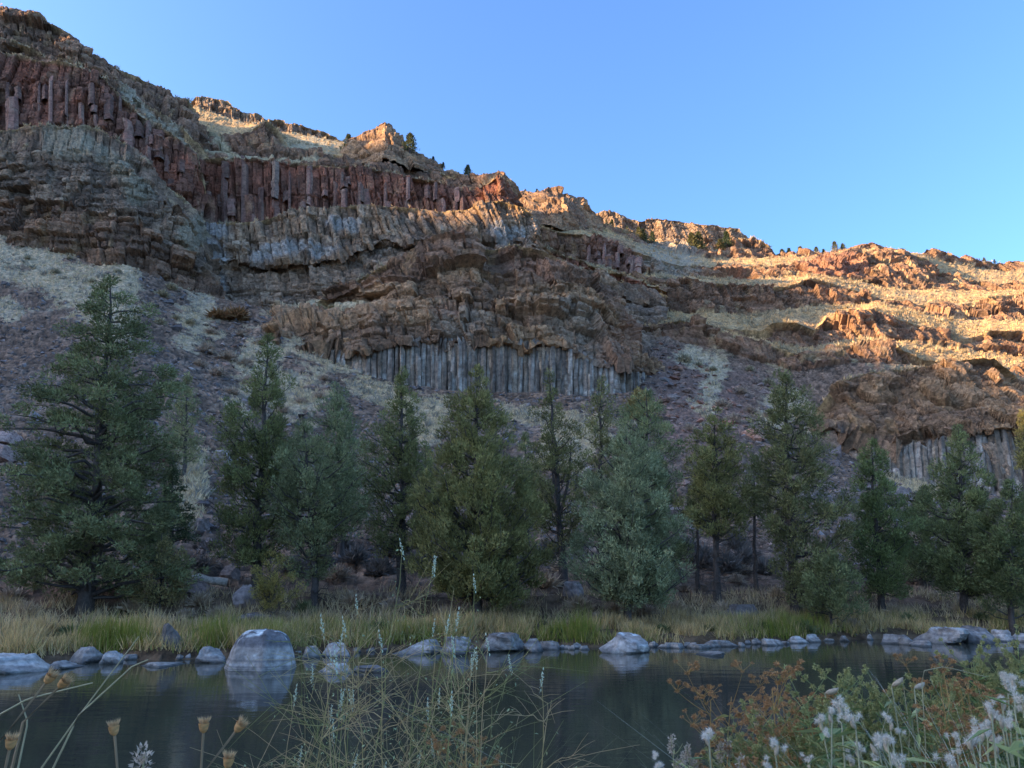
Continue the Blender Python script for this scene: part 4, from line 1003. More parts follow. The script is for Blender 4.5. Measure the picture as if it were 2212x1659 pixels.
juniper('juniper_bush', 'low juniper bush sprawling at the foot of the tall ragged one', 1795, 31, 1790, 1195, [(1310, 1740, 1850), (1270, 1725, 1865), (1230, 1745, 1840)], (.072, .088, .046), (.092, .106, .054), 24, nb=40, rise=.4, leaf=.12, nl=40, twigs=4, cat='bush')
juniper('juniper_bush', 'brown olive juniper bush at the base of the columned bluff', 1378, 92, 1380, 838, [(905, 1345, 1418), (880, 1345, 1418), (858, 1358, 1405)], (.11, .095, .04), (.14, .12, .05), 25, nb=36, rise=.4, leaf=.28, nl=24, clump=.5, dens=2, cat='bush')
juniper('yellow_shrub', 'yellow leaved shrub on the bank beside the upright boulder', 580, 28, 585, 1192, [(1300, 555, 615), (1270, 540, 640), (1235, 538, 640), (1210, 555, 622)], (.15, .125, .03), (.11, .105, .03), 26, nb=44, rise=.9, leaf=.075, nl=30, clump=.15, dens=7, twigs=10, trunk_r=.03, cat='shrub')
juniper('olive_shrub', 'olive leaved shrub at the right foot of the tallest juniper', 345, 29, 350, 1150, [(1290, 290, 410), (1240, 285, 415), (1190, 310, 390)], (.105, .10, .05), (.13, .115, .055), 27, nb=44, rise=.6, leaf=.09, nl=34, clump=.2, dens=5, twigs=10, trunk_r=.03, cat='shrub')
# conifers scattered along the rim and on the hillside, far away
RIM = [(885, 288, 330, 168), (935, 338, 362, 172), (957, 350, 372, 172), (1010, 356, 384, 178), (990, 372, 386, 178), (1118, 402, 420, 204), (1135, 408, 422, 206), (1160, 408, 422, 206), (1172, 410, 422, 206), (752, 290, 305, 180), (760, 297, 306, 180),
 (1310, 472, 490, 215), (1322, 474, 492, 216), (1355, 488, 505, 219), (1380, 490, 510, 224), (1390, 494, 512, 225), (1410, 500, 522, 228), (1495, 502, 528, 236), (1510, 500, 528, 237), (1570, 500, 527, 240), (1555, 516, 530, 240),
 (1690, 538, 552, 250), (1705, 536, 553, 250), (1730, 532, 554, 248), (1764, 533, 552, 246), (1780, 538, 552, 246), (1805, 521, 550, 243), (1822, 526, 549, 243), (1750, 540, 554, 247), (1880, 525, 541, 242), (1895, 529, 541, 242), (2027, 541, 562, 246), (2062, 554, 568, 248), (2070, 556, 569, 248), (2100, 556, 574, 250), (2128, 556, 575, 251), (2150, 560, 576, 252), (2195, 566, 582, 253), (1762, 568, 600, 214), (2118, 568, 580, 250)]
def far_mesh(seed, cA, cB):
    r = np.random.default_rng(seed)
    n = 900
    h = r.uniform(0.06, 1, n) ** .9; rr = .30 * (1 - h) ** .75 * r.uniform(.25, 1.05, n) + .015; a = r.uniform(0, 6.283, n)
    lob = 1 + .35 * np.sin(a * 3 + h * 14 + seed)
    P = np.stack([rr * lob * np.cos(a), rr * lob * np.sin(a), h * .97], 1)
    Dr = np.stack([np.cos(a), np.sin(a), .6 + 0 * a], 1) + .5 * r.normal(size=(n, 3))
    V, F = leaves(P, Dr, r.uniform(.05, .10, n), r.uniform(.03, .06, n), r)
    t = r.random(n)[:, None]; c = np.repeat((np.array(cA) * (1 - t) + np.array(cB) * t) * r.uniform(.75, 1.25, (n, 1)), 3, 0)
    a_, b_ = tubes([(np.array([[0, 0, -.08], [0, 0, .5], [0, 0, .98]]), np.array([.035, .02, .004]))], 5)
    crown = mesh('crown', V, F, c); crown.materials.append(M_LEAF)
    tr = mesh('trunk', a_, b_, np.tile(BARK_C, (len(a_), 1))); tr.materials.append(M_BARK)
    return crown, tr
FAR = [far_mesh(500, (.085, .10, .045), (.13, .13, .055)), far_mesh(501, (.06, .085, .045), (.09, .11, .05)), far_mesh(502, (.13, .125, .05), (.17, .15, .06))]
HB = {}
for key in ('hillside', 'canyon_wall.001', 'rock_knoll', 'rock_knoll.001', 'canyon_wall', 'basalt_bluff', 'basalt_bluff.001'):
    S = SHEETS[key]; HB[key] = BVHTree.FromPolygons([Vector(v) for v in S['P'].reshape(-1, 3).tolist()], S['F'].tolist())
def rock_z(x, y, zref):
    best = None
    for b in HB.values():
        h = b.ray_cast(Vector((x, y, zref + 12)), Vector((0, 0, -1)), 40)
        if h[0] is not None and (best is None or h[0].z > best): best = h[0].z
    return best
for i, (px, pt, pb, D) in enumerate(RIM):
    foot = at(px, pb, D); z = rock_z(float(foot[0]), float(foot[1]), float(foot[2]))
    z = foot[2] if z is None else min(z, foot[2] + 1)
    H = at(px, pt, D)[2] - z
    if H < 1.2: H = 1.6
    cr, tr = FAR[i % 3]
    root = empty('conifer', (foot[0], foot[1], z))
    for nm, me in (('trunk', tr), ('crown', cr)):
        o = bpy.data.objects.new(nm, me); COL.objects.link(o); o.parent = root
    s = H; root.scale = (s * random.uniform(.9, 1.3), s * random.uniform(.9, 1.3), s); root.rotation_euler = (0, 0, random.uniform(0, 6))
    if i == 0: tag(root, 'lone pine standing just right of the pointed rock knoll', 'tree')
    elif px < 1200: tag(root, 'small conifer on the rim ledges near the rock knolls', 'tree', 'conifers by the rim knolls')
    elif px < 1600: tag(root, 'small sunlit conifer on the slope below the far cap rock', 'tree', 'conifers below the far cap rock')
    else: tag(root, 'small conifer along the rounded right hand skyline', 'tree', 'conifers on the right skyline')

# ------------------------------------------------------------------ shrubs on the slopes
def brush_mesh(seed, c1, c2, leafy=.5, n=260):
    r = np.random.default_rng(seed)
    a = r.uniform(0, 6.283, n); el = r.uniform(.15, 1.5, n)
    d = np.stack([np.cos(a) * np.cos(el), np.sin(a) * np.cos(el), np.sin(el) * .85], 1)
    P0 = d * r.uniform(.15, .75, n)[:, None] * .5
    V, F = leaves(P0, d + .35 * r.normal(size=(n, 3)), r.uniform(.12, .32, n), r.uniform(.025, .07, n) * (1 + leafy), r)
    t = r.random(n)[:, None]; c = np.repeat((np.array(c1) * (1 - t) + np.array(c2) * t) * r.uniform(.75, 1.25, (n, 1)), 3, 0)
    V[:, 2] = np.maximum(V[:, 2], -.1)
    me = mesh('brush', V, F, c); me.materials.append(M_GRASS); return me
B_BROWN = [brush_mesh(600 + i, (0.320, 0.155, 0.066), (0.240, 0.135, 0.055), .6, 420) for i in range(2)]
B_GREY = [brush_mesh(610 + i, (0.416, 0.297, 0.209), (0.528, 0.392, 0.275), .2, 320) for i in range(3)]
B_SAGE = [brush_mesh(620 + i, (0.352, 0.290, 0.176), (0.480, 0.385, 0.237), .6, 300) for i in range(3)]
B_GOLD = [brush_mesh(630 + i, (0.672, 0.432, 0.198), (0.544, 0.351, 0.165), .2, 300) for i in range(3)]
def shrub(px, py, w, meshes, label, group, bvh=GB, name='shrub', hh=1.0):
    d = Vector([float(v) for v in ray(px, py)]).normalized()
    h = bvh.ray_cast(Vector((0, 0, CAMZ)), d)
    if h[0] is None: return
    o = bpy.data.objects.new(name, random.choice(meshes)); COL.objects.link(o)
    s = w * mpp(py, h[0].y)
    o.location = h[0] - Vector((0, 0, .05 * s)); o.scale = (s, s, s * hh * random.uniform(.75, 1.05)); o.rotation_euler = (0, 0, random.uniform(0, 6))
    tag(o, label, 'shrub', group)
shrub(510, 690, 78, B_BROWN, 'big brown leaved bush at the mouth of the left gully', None)
shrub(470, 688, 60, B_BROWN, 'low brown bush touching the big brown leaved one', None)
shrub(1478, 782, 44, B_SAGE, 'grey green bush at the head of the scree beside the bluff', None)
for px, py, w in [(445, 760, 60), (490, 775, 60), (530, 790, 50), (470, 810, 56), (430, 790, 44), (540, 830, 60), (500, 850, 50), (580, 860, 50), (610, 890, 46), (650, 870, 40), (690, 860, 40), (700, 820, 36), (560, 745, 40), (520, 725, 46), (455, 720, 40), (1560, 880, 50), (1585, 910, 56), (1550, 930, 46), (1620, 890, 36), (1490, 930, 40), (1600, 850, 40), (1280, 920, 40), (1180, 900, 34), (1225, 925, 40), (1660, 900, 40), (1440, 930, 36)]:
    shrub(px, py, w, B_GREY, 'leafless grey brush clump on the slope under the cliffs', 'grey brush on the slope')
for px, py, w in [(345, 700, 36), (380, 690, 30), (350, 640, 44), (370, 625, 40), (410, 700, 34), (450, 745, 30), (120, 590, 26), (60, 560, 20), (200, 610, 26), (255, 590, 24), (150, 560, 18), (1760, 870, 24), (1700, 860, 30), (1800, 850, 22), (1540, 800, 26), (1510, 790, 24), (1660, 830, 36), (1690, 845, 30), (1620, 800, 26)]:
    shrub(px, py, w, B_SAGE, 'small grey green sage bush on the pale upper slope', 'sage on the upper slope')
# ------------------------------------------------------------------ tufts on benches (too many to count)
def tufts(name, S, sel_tags, n, size, c1, c2, seed, label, cat, per=7, pxr=None, dens=None):
    r = np.random.default_rng(seed)
    tg = np.repeat(np.isin(S['tg'], [k for k, t in enumerate(S['tags']) if t in sel_tags])[:, None], len(S['us']), 1)
    ok = tg & (S['us'][None] > -20) & (S['us'][None] < CW + 20)
    if pxr: ok &= (S['us'][None] > pxr[0]) & (S['us'][None] < pxr[1]) & (S['py'] > pxr[2]) & (S['py'] < pxr[3])
    P = S['P'][ok]
    if dens is not None:
        P = P[fbm(P / dens, 3, seed) > .02]
    if len(P) == 0: return
    P = P[r.integers(0, len(P), n)] + r.normal(size=(n, 3)) * .15
    s = size * r.uniform(.5, 1.5, n)
    id_ = np.repeat(np.arange(n), per); N = len(id_)
    d = r.normal(size=(N, 3)) * .6; d[:, 2] = np.abs(d[:, 2]) + .7
    off = r.normal(size=(N, 3)) * .25; off[:, 2] *= .3
    V, F = leaves(P[id_] + off * s[id_][:, None], d, s[id_] * r.uniform(.5, 1.0, N), s[id_] * r.uniform(.12, .32, N), r)
    t = r.random(n)[id_][:, None]
    c = np.repeat((np.array(c1) * (1 - t) + np.array(c2) * t) * r.uniform(.8, 1.2, (N, 1)), 3, 0)
    o = obj(name, mesh(name, V, F, c), M_GRASS); tag(o, label, cat, kind='stuff')
for key, tagset, n in (('hillside', ('sage', 'grass'), 9000), ('canyon_wall', ('sage',), 2200), ('canyon_wall.001', ('sage', 'grass'), 3800), ('basalt_bluff', ('grass', 'sage'), 1500), ('basalt_bluff.001', ('grass', 'sage'), 900)):
    nm = {'hillside': 'right hillside', 'canyon_wall': 'tallest cliff wall', 'canyon_wall.001': 'banded cliff wall', 'basalt_bluff': 'arched bluff', 'basalt_bluff.001': 'right bluff'}[key]
    tufts('dry_grass', SHEETS[key], tagset, n, .55, (0.672, 0.432, 0.209), (0.800, 0.527, 0.264), 700 + n, 'pale dry grass tufts on the ledges of the ' + nm, 'grass')
    tufts('sagebrush', SHEETS[key], tagset, n // 3, .85, (0.384, 0.304, 0.182), (0.496, 0.385, 0.237), 800 + n, 'grey green sagebrush dotted over the ledges of the ' + nm, 'sagebrush', per=16, dens=9.)
_g = SHEETS['ground']; _g['P_all'] = _g['P']
_m = (GMASK['m'] > .45) & (_g['us'][None] > -20) & (_g['us'][None] < CW + 20)
def ground_tufts(name, mask, n, size, c1, c2, seed, label, cat, per=7, flat=1.0):
    r = np.random.default_rng(seed); P = _g['P'][mask]; P = P[r.integers(0, len(P), n)] + r.normal(size=(n, 3)) * .12
    s = size * r.uniform(.5, 1.5, n); id_ = np.repeat(np.arange(n), per); N = len(id_)
    d = r.normal(size=(N, 3)) * .6; d[:, 2] = np.abs(d[:, 2]) + .7
    off = r.normal(size=(N, 3)) * .25; off[:, 2] *= .3
    V, F = leaves(P[id_] + off * s[id_][:, None], d, s[id_] * r.uniform(.5, 1.0, N), s[id_] * r.uniform(.10, .26, N), r)
    t = r.random(n)[id_][:, None]; c = np.repeat((np.array(c1) * (1 - t) + np.array(c2) * t) * r.uniform(.8, 1.2, (N, 1)), 3, 0)
    tag(obj(name, mesh(name, V, F, c), M_GRASS), label, cat, kind='stuff')
ground_tufts('dry_grass', _m, 11000, .42, (.60, .45, .25), (.70, .55, .34), 751, 'pale dry grass covering patches of the slope below the cliffs', 'grass')
ground_tufts('sagebrush', _m, 900, .7, (.30, .26, .19), (.38, .33, .25), 752, 'low grey sagebrush sprinkled over the pale slope', 'sagebrush', per=16)
# rubble: far too many to count
def rubble(n, seed):
    r = np.random.default_rng(seed)
    mk = (GMASK['m'] < .35) & (_g['py'] < 1215) & (_g['us'][None] > -20) & (_g['us'][None] < CW + 20)
    P = _g['P'][mk]; px_ = np.broadcast_to(_g['us'][None], mk.shape)[mk]; pick = r.integers(0, len(P), n); P = P[pick]; px_ = px_[pick]
    s = .13 * np.exp(r.normal(size=n) * .55) * np.clip(P[:, 1] / 75, .6, 1.6)
    base = np.array([[1, 0, 0], [-1, 0, 0], [0, 1, 0], [0, -1, 0], [0, 0, 1], [0, 0, -1.]])
    V = base[None] * r.uniform(.5, 1.3, (n, 6, 3)) * s[:, None, None] + r.normal(size=(n, 6, 3)) * .25 * s[:, None, None]
    a = r.uniform(0, 6.28, n); ca, sa = np.cos(a)[:, None], np.sin(a)[:, None]
    V = np.stack([V[..., 0] * ca - V[..., 1] * sa, V[..., 0] * sa + V[..., 1] * ca, V[..., 2] * .8], -1) + P[:, None]
    f = np.array([[0, 2, 4], [2, 1, 4], [1, 3, 4], [3, 0, 4], [2, 0, 5], [1, 2, 5], [3, 1, 5], [0, 3, 5]])
    F = (np.arange(n) * 6)[:, None, None] + f[None]
    t = sstep(1380, 1480, px_) * (1 - sstep(1620, 1720, px_)); t = np.clip(t * .8 + .15 * r.normal(size=n), 0, 1)[:, None]
    c = np.array((.20, .168, .155)) * (1 - t) + np.array((.31, .18, .125)) * t
    c = np.repeat(c * r.uniform(.55, 1.6, (n, 1)), 6, 0)
    tag(obj('rubble', mesh('rubble', V.reshape(-1, 3), F.reshape(-1, 3), c), M_ROCK), 'grey and reddish broken rubble covering the talus slope', 'rubble', kind='stuff')
rubble(15000, 761)
# ------------------------------------------------------------------ grass on the far bank
def grass(name, n, seed, label, zone, hgt, wid, pal, lean=.25, per=1):
    r = np.random.default_rng(seed)
    px, dd = zone(r, n)
    sy = np.interp(px, [a for a, _ in SHORE], [b for _, b in SHORE])
    x, y, z = ray(px, sy); D = -CAMZ / z * y + dd
    X = x / y * D
    g = SHEETS['ground']; 
    Z = np.array([gz(float(a), float(b)) for a, b in zip(X[::4], D[::4])]); Z = np.repeat(Z, 4)[:n]
    X = np.repeat(X[::4], 4)[:n] + r.normal(size=n) * .10; Dq = np.repeat(D[::4], 4)[:n] + r.normal(size=n) * .10
    P = np.stack([X, Dq, Z - .03], 1)
    pn = fbm(np.stack([X / 1.6, Dq / 1.0, 0 * X], 1), 3, seed + 1); p2 = fbm(np.stack([X / 5., Dq / 3., 0 * X + 5], 1), 3, seed + 2)
    h = hgt * (1 + .6 * pn + .5 * fbm(np.stack([X / .45, Dq / .45, 0 * X + 9], 1), 2, seed + 7)) * r.uniform(.45, 1.3, n); h = np.maximum(h, .08)
    d = r.normal(size=(n, 3)) * lean; d[:, 2] = 1
    d[:, 0] += .25 * pn
    keep = fbm(np.stack([X / .9, Dq / .6, 0 * X + 21], 1), 3, seed + 11) > (-.12 if name == 'bank_grass' else -9)
    P, d, h, pn, p2, dd = P[keep], d[keep], h[keep], pn[keep], p2[keep], dd[keep]; n = len(P)
    V0, F = leaves(P, d, h, wid * r.uniform(.6, 1.4, n), r)
    c = pal(pn, p2, r, n, dd)
    o = obj(name, mesh(name, V0, F, np.repeat(c, 3, 0) * np.tile([1, 1, 1.15], n)[:, None]), M_GRASS)
    return tag(o, label, 'grass', kind='stuff')
def mixc(a, b, t): return np.array(a)[None] * (1 - t)[:, None] + np.array(b)[None] * t[:, None]
def pal_bank(pn, p2, r, n, dd):
    t = sstep(-.40, .22, p2 + .35 * pn + .10 * (dd - 1.4) + .25 * r.normal(size=n))
    c = 1.25 * mixc((0.224, 0.209, 0.050), (0.480, 0.317, 0.132), t)
    k = (sstep(1.8, 4.5, dd + 1.2 * r.normal(size=n)) * .7); c = c * (1 - k)[:, None] + np.array((0.496, 0.358, 0.220)) * k[:, None]
    return c * (1 + .3 * fbm(np.stack([pn * 9, p2 * 7, 0 * pn], 1), 2, 5))[:, None] * r.uniform(.6, 1.4, (n, 1))
grass('bank_grass', 60000, 21, 'green and straw coloured grass covering the far bank', lambda r, n: (r.uniform(-60, 2280, n), r.uniform(.45, 3.2, n)), .44, .034, pal_bank, lean=.40)
grass('bank_grass', 26000, 22, 'dry pale grass and weeds between the bank and the junipers', lambda r, n: (r.uniform(-60, 2280, n), r.uniform(2.6, 8.0, n)), .42, .034, pal_bank, lean=.45)
grass('reeds', 2800, 23, 'tall bright green reeds clumped along the waterline', lambda r, n: (np.concatenate([r.normal(r.choice([270, 205, 1195, 1245, 1745, 1680, 560, 460, 1850, 900]), 26, n // 26 + 1)[:n // 26 + 1] for _ in range(26)])[:n], r.uniform(.35, 1.3, n)), .75, .03, lambda pn, p2, r, n, dd: mixc((0.208, 0.230, 0.033), (0.304, 0.257, 0.055), r.random(n)) * r.uniform(.75, 1.25, (n, 1)), lean=.15)
B_WEED = [brush_mesh(640 + i, (0.480, 0.344, 0.220), (0.640, 0.459, 0.297), .05, 420) for i in range(3)]
for px, py, w in [(20, 1300, 70), (60, 1330, 50), (290, 1320, 60), (430, 1310, 60), (470, 1335, 50), (400, 1335, 40), (330, 1300, 44), (1020, 1325, 50), (1120, 1320, 60), (1250, 1318, 60), (1330, 1325, 56), (1390, 1330, 60), (1460, 1320, 44), (1290, 1345, 44), (1560, 1325, 50), (960, 1335, 50), (850, 1320, 56), (1930, 1330, 50), (2080, 1325, 50), (760, 1310, 60), (1180, 1270, 66), (1215, 1240, 60), (730, 1250, 60), (450, 1225, 50), (470, 1205, 40), (1590, 1260, 40), (1610, 1240, 40), (1680, 1290, 50), (1480, 1280, 40)]:
    shrub(px, py - 4, w * 1.25, B_WEED + B_GREY, 'dry tangled grey weed clump on the far bank', 'tangled weeds on the far bank', name='weed_clump')
B_GREEN = [brush_mesh(650 + i, (.13, .15, .06), (.19, .19, .08), .5, 420) for i in range(3)]
for px, py, w in [(150, 1375, 60), (330, 1385, 46), (430, 1375, 50), (510, 1360, 50), (720, 1372, 50), (820, 1368, 56), (930, 1362, 44), (1205, 1372, 40), (1430, 1366, 48), (1530, 1362, 44), (1650, 1360, 50), (1740, 1366, 60), (1840, 1352, 44), (1960, 1346, 50), (2120, 1338, 46), (2190, 1345, 50), (610, 1340, 60), (660, 1325, 60), (60, 1370, 46)]:
    shrub(px, py, w, B_GREEN + B_WEED[:1], 'leafy green and straw weed clump low on the far bank by the water', 'green weeds on the far bank', name='weed_clump')
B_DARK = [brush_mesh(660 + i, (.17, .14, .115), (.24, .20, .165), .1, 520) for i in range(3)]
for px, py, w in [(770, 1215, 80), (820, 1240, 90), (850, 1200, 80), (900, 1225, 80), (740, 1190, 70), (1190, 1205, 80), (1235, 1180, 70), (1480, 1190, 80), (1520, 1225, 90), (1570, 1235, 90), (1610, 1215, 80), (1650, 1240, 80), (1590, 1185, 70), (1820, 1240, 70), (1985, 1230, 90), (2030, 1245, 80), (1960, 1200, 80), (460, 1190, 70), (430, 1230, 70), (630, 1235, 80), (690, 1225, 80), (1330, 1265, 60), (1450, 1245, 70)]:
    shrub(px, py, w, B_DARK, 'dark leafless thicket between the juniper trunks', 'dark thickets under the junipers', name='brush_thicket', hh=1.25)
# fallen log with bare roots
r = np.random.default_rng(77)
def log_():
    D = 31.0; a = at(345, 1262, D); b = at(492, 1240, D + 1.2)
    a[2] = gz(float(a[0]), D) + .45; b[2] = gz(float(b[0]), D + 1.2) + .35
    root = empty('fallen_log', tuple(a)); tag(root, 'fallen weathered grey log with bare crooked branches on the bank', 'log')
    V, F = tubes([(bez(a * 0, b - a, np.array([0, 0, .12]), 8, .03, r), np.linspace(.10, .17, 8))], 8)
    cg = np.array((0.544, 0.432, 0.341))
    obj('log', mesh('log', V, F, cg * (1 + .3 * fbm(V * np.array([3, 12, 12]), 3, 5))[:, None], smooth=True), M_BARK, root)
    for i in range(11):
        s = r.uniform(0, .6); p0 = (b - a) * s; e = p0 + np.array([r.uniform(-.9, .3), r.uniform(-.5, .3), r.uniform(.05, .6)])
        V, F = tubes([(bez(p0, e, np.array([0, 0, r.uniform(-.1, .2)]), 7, .04, r), np.linspace(.03, .007, 7))], 5)
        obj('branch', mesh('branch', V, F, np.tile(cg, (len(V), 1)), smooth=True), M_BARK, root)
log_()

# ------------------------------------------------------------------ plants on the near bank
def near_base(px, D):
    x = float(at(px, 1500, D)[0]); return np.array([x, D, nbz(x, D)])
def vcol(V, c, r, j=.15): return np.array(c)[None] * r.uniform(1 - j, 1 + j, (len(V), 1))
def stem_part(root, paths, c, r, k=4, name='stem'):
    V, F = tubes(paths, k); return obj(name, mesh(name, V, F, vcol(V, c, r), smooth=True), M_PLANT, root)
def leaf_part(root, P, Dr, L, W, c1, c2, r, name='foliage'):
    # two-triangle lance leaves: base, two shoulders, tip
    n = len(P); Dr = Dr / (np.linalg.norm(Dr, axis=1, keepdims=True) + 1e-9)
    S = np.cross(Dr, r.normal(size=(n, 3)) * .5 + np.array([0, 0, 1.])); S /= (np.linalg.norm(S, axis=1, keepdims=True) + 1e-9)
    V = np.empty((n, 4, 3)); mid = P + Dr * L[:, None] * .4
    V[:, 0] = P; V[:, 1] = mid + S * W[:, None] * .5; V[:, 2] = P + Dr * L[:, None] + np.array([0, 0, -.15]) * L[:, None]; V[:, 3] = mid - S * W[:, None] * .5
    F = np.arange(n * 4).reshape(n, 4); t = r.random(n)[:, None]
    c = np.repeat((np.array(c1) * (1 - t) + np.array(c2) * t) * r.uniform(.8, 1.2, (n, 1)), 4, 0)
    o = obj(name, mesh(name, V.reshape(-1, 3), F, c), M_PLANT, root); o['kind'] = 'stuff'; return o
def fluff_mesh(seed, n=520, R=1.0, c=(.92, .80, .66)):
    r = np.random.default_rng(seed)
    ce = r.normal(size=(5, 3)) * .38
    id_ = r.integers(0, 5, n); d = r.normal(size=(n, 3)); d /= np.linalg.norm(d, axis=1, keepdims=True)
    V, F = leaves(ce[id_] + d * .12, d + .3 * r.normal(size=(n, 3)) + np.array([.2, 0, .15]), r.uniform(.35, .75, n), r.uniform(.03, .06, n), r)
    me = mesh('seed_fluff', V * R, F, np.repeat(np.array(c) * r.uniform(.85, 1.1, (n, 1)), 3, 0)); me.materials.append(M_PLANT); return me
def pod_mesh(seed, c=(.58, .44, .30)):
    t = np.linspace(0, 1, 9); rad = np.sin(t * math.pi) ** .7 * .22 * (1 - .35 * t) + .005
    V, F = tubes([(np.stack([.12 * np.sin(t * 2.5), 0 * t, t], 1), rad)], 8)
    r = np.random.default_rng(seed); me = mesh('pod', V, F, vcol(V, c, r), smooth=True); me.materials.append(M_PLANT); return me
def knob_mesh(name, seed, n, R, c1, c2, elong=1.0, L=.35):
    """tight bunch of tiny florets"""
    r = np.random.default_rng(seed); d = r.normal(size=(n, 3)); d /= np.linalg.norm(d, axis=1, keepdims=True)
    P = d * r.uniform(.2, .8, n)[:, None] * np.array([1, 1, elong])
    V, F = leaves(P, d, L * r.uniform(.7, 1.3, n), L * .8 * r.uniform(.7, 1.3, n), r)
    t = r.random(n)[:, None]
    me = mesh(name, V * R, F, np.repeat((np.array(c1) * (1 - t) + np.array(c2) * t) * r.uniform(.75, 1.25, (n, 1)), 3, 0)); me.materials.append(M_PLANT); return me
FLUFF = [fluff_mesh(900 + i) for i in range(4)]; POD = [pod_mesh(910 + i) for i in range(2)]; GPOD = [pod_mesh(914, (.50, .52, .24))]
def inst(name, me, loc, s, root, rot=None):
    o = bpy.data.objects.new(name, me); COL.objects.link(o); o.parent = root; o.location = loc
    o.scale = s if isinstance(s, tuple) else (s, s, s)
    o.rotation_euler = rot if rot is not None else (random.uniform(-.5, .5), random.uniform(-.5, .5), random.uniform(0, 6)); return o
# ---- tangled sweet clover in the middle
CL_STEM = [(.58, .42, .17), (.42, .36, .13), (.64, .44, .20), (.32, .30, .10), (.60, .40, .19)]
SPIKE = [knob_mesh('flower_spike', 920 + i, 60, 1, (.60, .64, .42), (.78, .80, .60), elong=7.0, L=.9) for i in range(2)]
def clover(i, bpx, tpx, tpy, D, label, spikes, dense, col):
    r = np.random.default_rng(1000 + i)
    b = near_base(bpx, D); t = at(tpx, tpy, D + r.uniform(-.2, .2))
    root = empty('sweet_clover', tuple(b)); tag(root, label, 'weed', 'sweet clover stalks in front of the river')
    T = t - b; H = T[2]
    main = bez(np.zeros(3), T, np.array([r.uniform(-.05, .05), 0, .02]), 12, .006, r)
    mains = [(main, np.linspace(.0034, .0010, 12))]; br = []; tips = [T]; twig = []
    nb = int(dense * H * 8)
    for k in range(nb):
        s = r.uniform(.30, .98); p0 = np.array([np.interp(s, np.linspace(0, 1, 12), main[:, q]) for q in range(3)])
        a = r.uniform(0, 6.283); l = (1.05 - s) * .55 * r.uniform(.45, 1.1) + .05; el = r.uniform(.2, .95)
        e = p0 + l * np.array([math.cos(a) * math.cos(el), .7 * math.sin(a) * math.cos(el), math.sin(el)])
        P = bez(p0, e, np.array([0, 0, r.uniform(-.03, .02)]), 6, .003, r); br.append((P, np.linspace(.0017, .0007, 6))); tips.append(e)
        for q in range(r.integers(3, 8)):
            s2 = r.uniform(.2, 1); p1 = np.array([np.interp(s2, np.linspace(0, 1, 6), P[:, w]) for w in range(3)])
            d = (e - p0) / (l + 1e-6) + r.normal(size=3) * .75; l2 = r.uniform(.04, .13)
            twig.append((np.array([p1, p1 + d * l2 * .55 + np.array([0, 0, .004]), p1 + d * l2]), np.array([.0010, .0009, .0005])))
    stem_part(root, mains, CL_STEM[col], r, 5)
    for q in br: stem_part(root, [q], CL_STEM[(col + 2) % 5], r, 4, 'branch')
    if twig:
        o = stem_part(root, twig, CL_STEM[(col + 4) % 5], r, 3, 'twig'); o['kind'] = 'stuff'
    n = int(60 * H); P = np.array(tips)[r.integers(0, len(tips), n)] * r.uniform(.55, 1.0, (n, 1)) + r.normal(size=(n, 3)) * .02
    P[:, 2] = np.clip(P[:, 2], .2, None)
    leaf_part(root, P, r.normal(size=(n, 3)) + np.array([0, 0, .4]), r.uniform(.008, .02, n), r.uniform(.004, .008, n), (.30, .34, .16), (.45, .46, .22), r)
    for k in range(spikes):
        e = tips[0] if k == 0 else tips[r.integers(0, len(tips))]
        s = r.uniform(.0045, .0065)
        inst('flower_spike', SPIKE[k % 2], tuple(e), (s, s, s * 1.3), root, (r.uniform(-.25, .25), r.uniform(-.25, .25), 0))
CLV = [(760, 868, 1188, 3.2, 'pale flowering clover stalk rising tallest before the olive juniper', 2, .35, 1), (900, 938, 1225, 3.1, 'forked clover stalk with paired pale spikes beside the tallest stalk', 4, .5, 1), (960, 1025, 1262, 3.0, 'clover stalk with short pale spikes below the olive juniper', 3, .5, 3)]
for i in range(19):
    bx = 640 + 430 * (i / 18) + random.uniform(-25, 25); tx = bx + random.uniform(-60, 70)
    ty = random.uniform(1300, 1430) if i % 3 else random.uniform(1420, 1560)
    CLV.append((bx, tx, ty, random.uniform(2.5, 3.6), 'dry tangled clover stalk with thin brown side twigs before the river', random.choice((0, 1, 1, 2, 3)), random.uniform(.8, 1.5), random.randrange(5)))
CLV.append((1090, 1170, 1470, 2.9, 'wide spreading clover stalk reaching out over open water to the right', 1, 1.0, 0))
for i, c in enumerate(CLV): clover(i, *c)
# ---- dried seed heads close to the lens
HEAD = [knob_mesh('seed_head', 940 + i, 150, 1, (.60, .38, .19), (.46, .27, .13), elong=.8, L=.8) for i in range(2)]
r = np.random.default_rng(3)
def cup_mesh():
    t = np.linspace(0, 1, 7); rad = np.interp(t, [0, .25, .7, 1], [.18, .62, .78, .88])
    V, F = tubes([(np.stack([0 * t, 0 * t, t * 1.5], 1), rad)], 9); rr = np.random.default_rng(4)
    me = mesh('seed_cup', V, F, vcol(V, (.64, .34, .13), rr, .3), smooth=True); me.materials.append(M_PLANT); return me
CUP = cup_mesh()
def bristles():
    rr = np.random.default_rng(8); n = 320; a = rr.uniform(0, 6.28, n); d = np.stack([np.cos(a) * .38, np.sin(a) * .38, np.ones(n)], 1) + .12 * rr.normal(size=(n, 3))
    V, F = leaves(np.stack([np.cos(a) * .6, np.sin(a) * .6, 1.0 + 0 * a], 1) * rr.uniform(.3, 1, (n, 1)) + np.array([0, 0, .5]), d, rr.uniform(.8, 1.5, n), rr.uniform(.08, .15, n), rr)
    me = mesh('bristles', V, F, np.repeat(np.array((.80, .53, .27)) * rr.uniform(.7, 1.2, (n, 1)), 3, 0)); me.materials.append(M_PLANT); return me
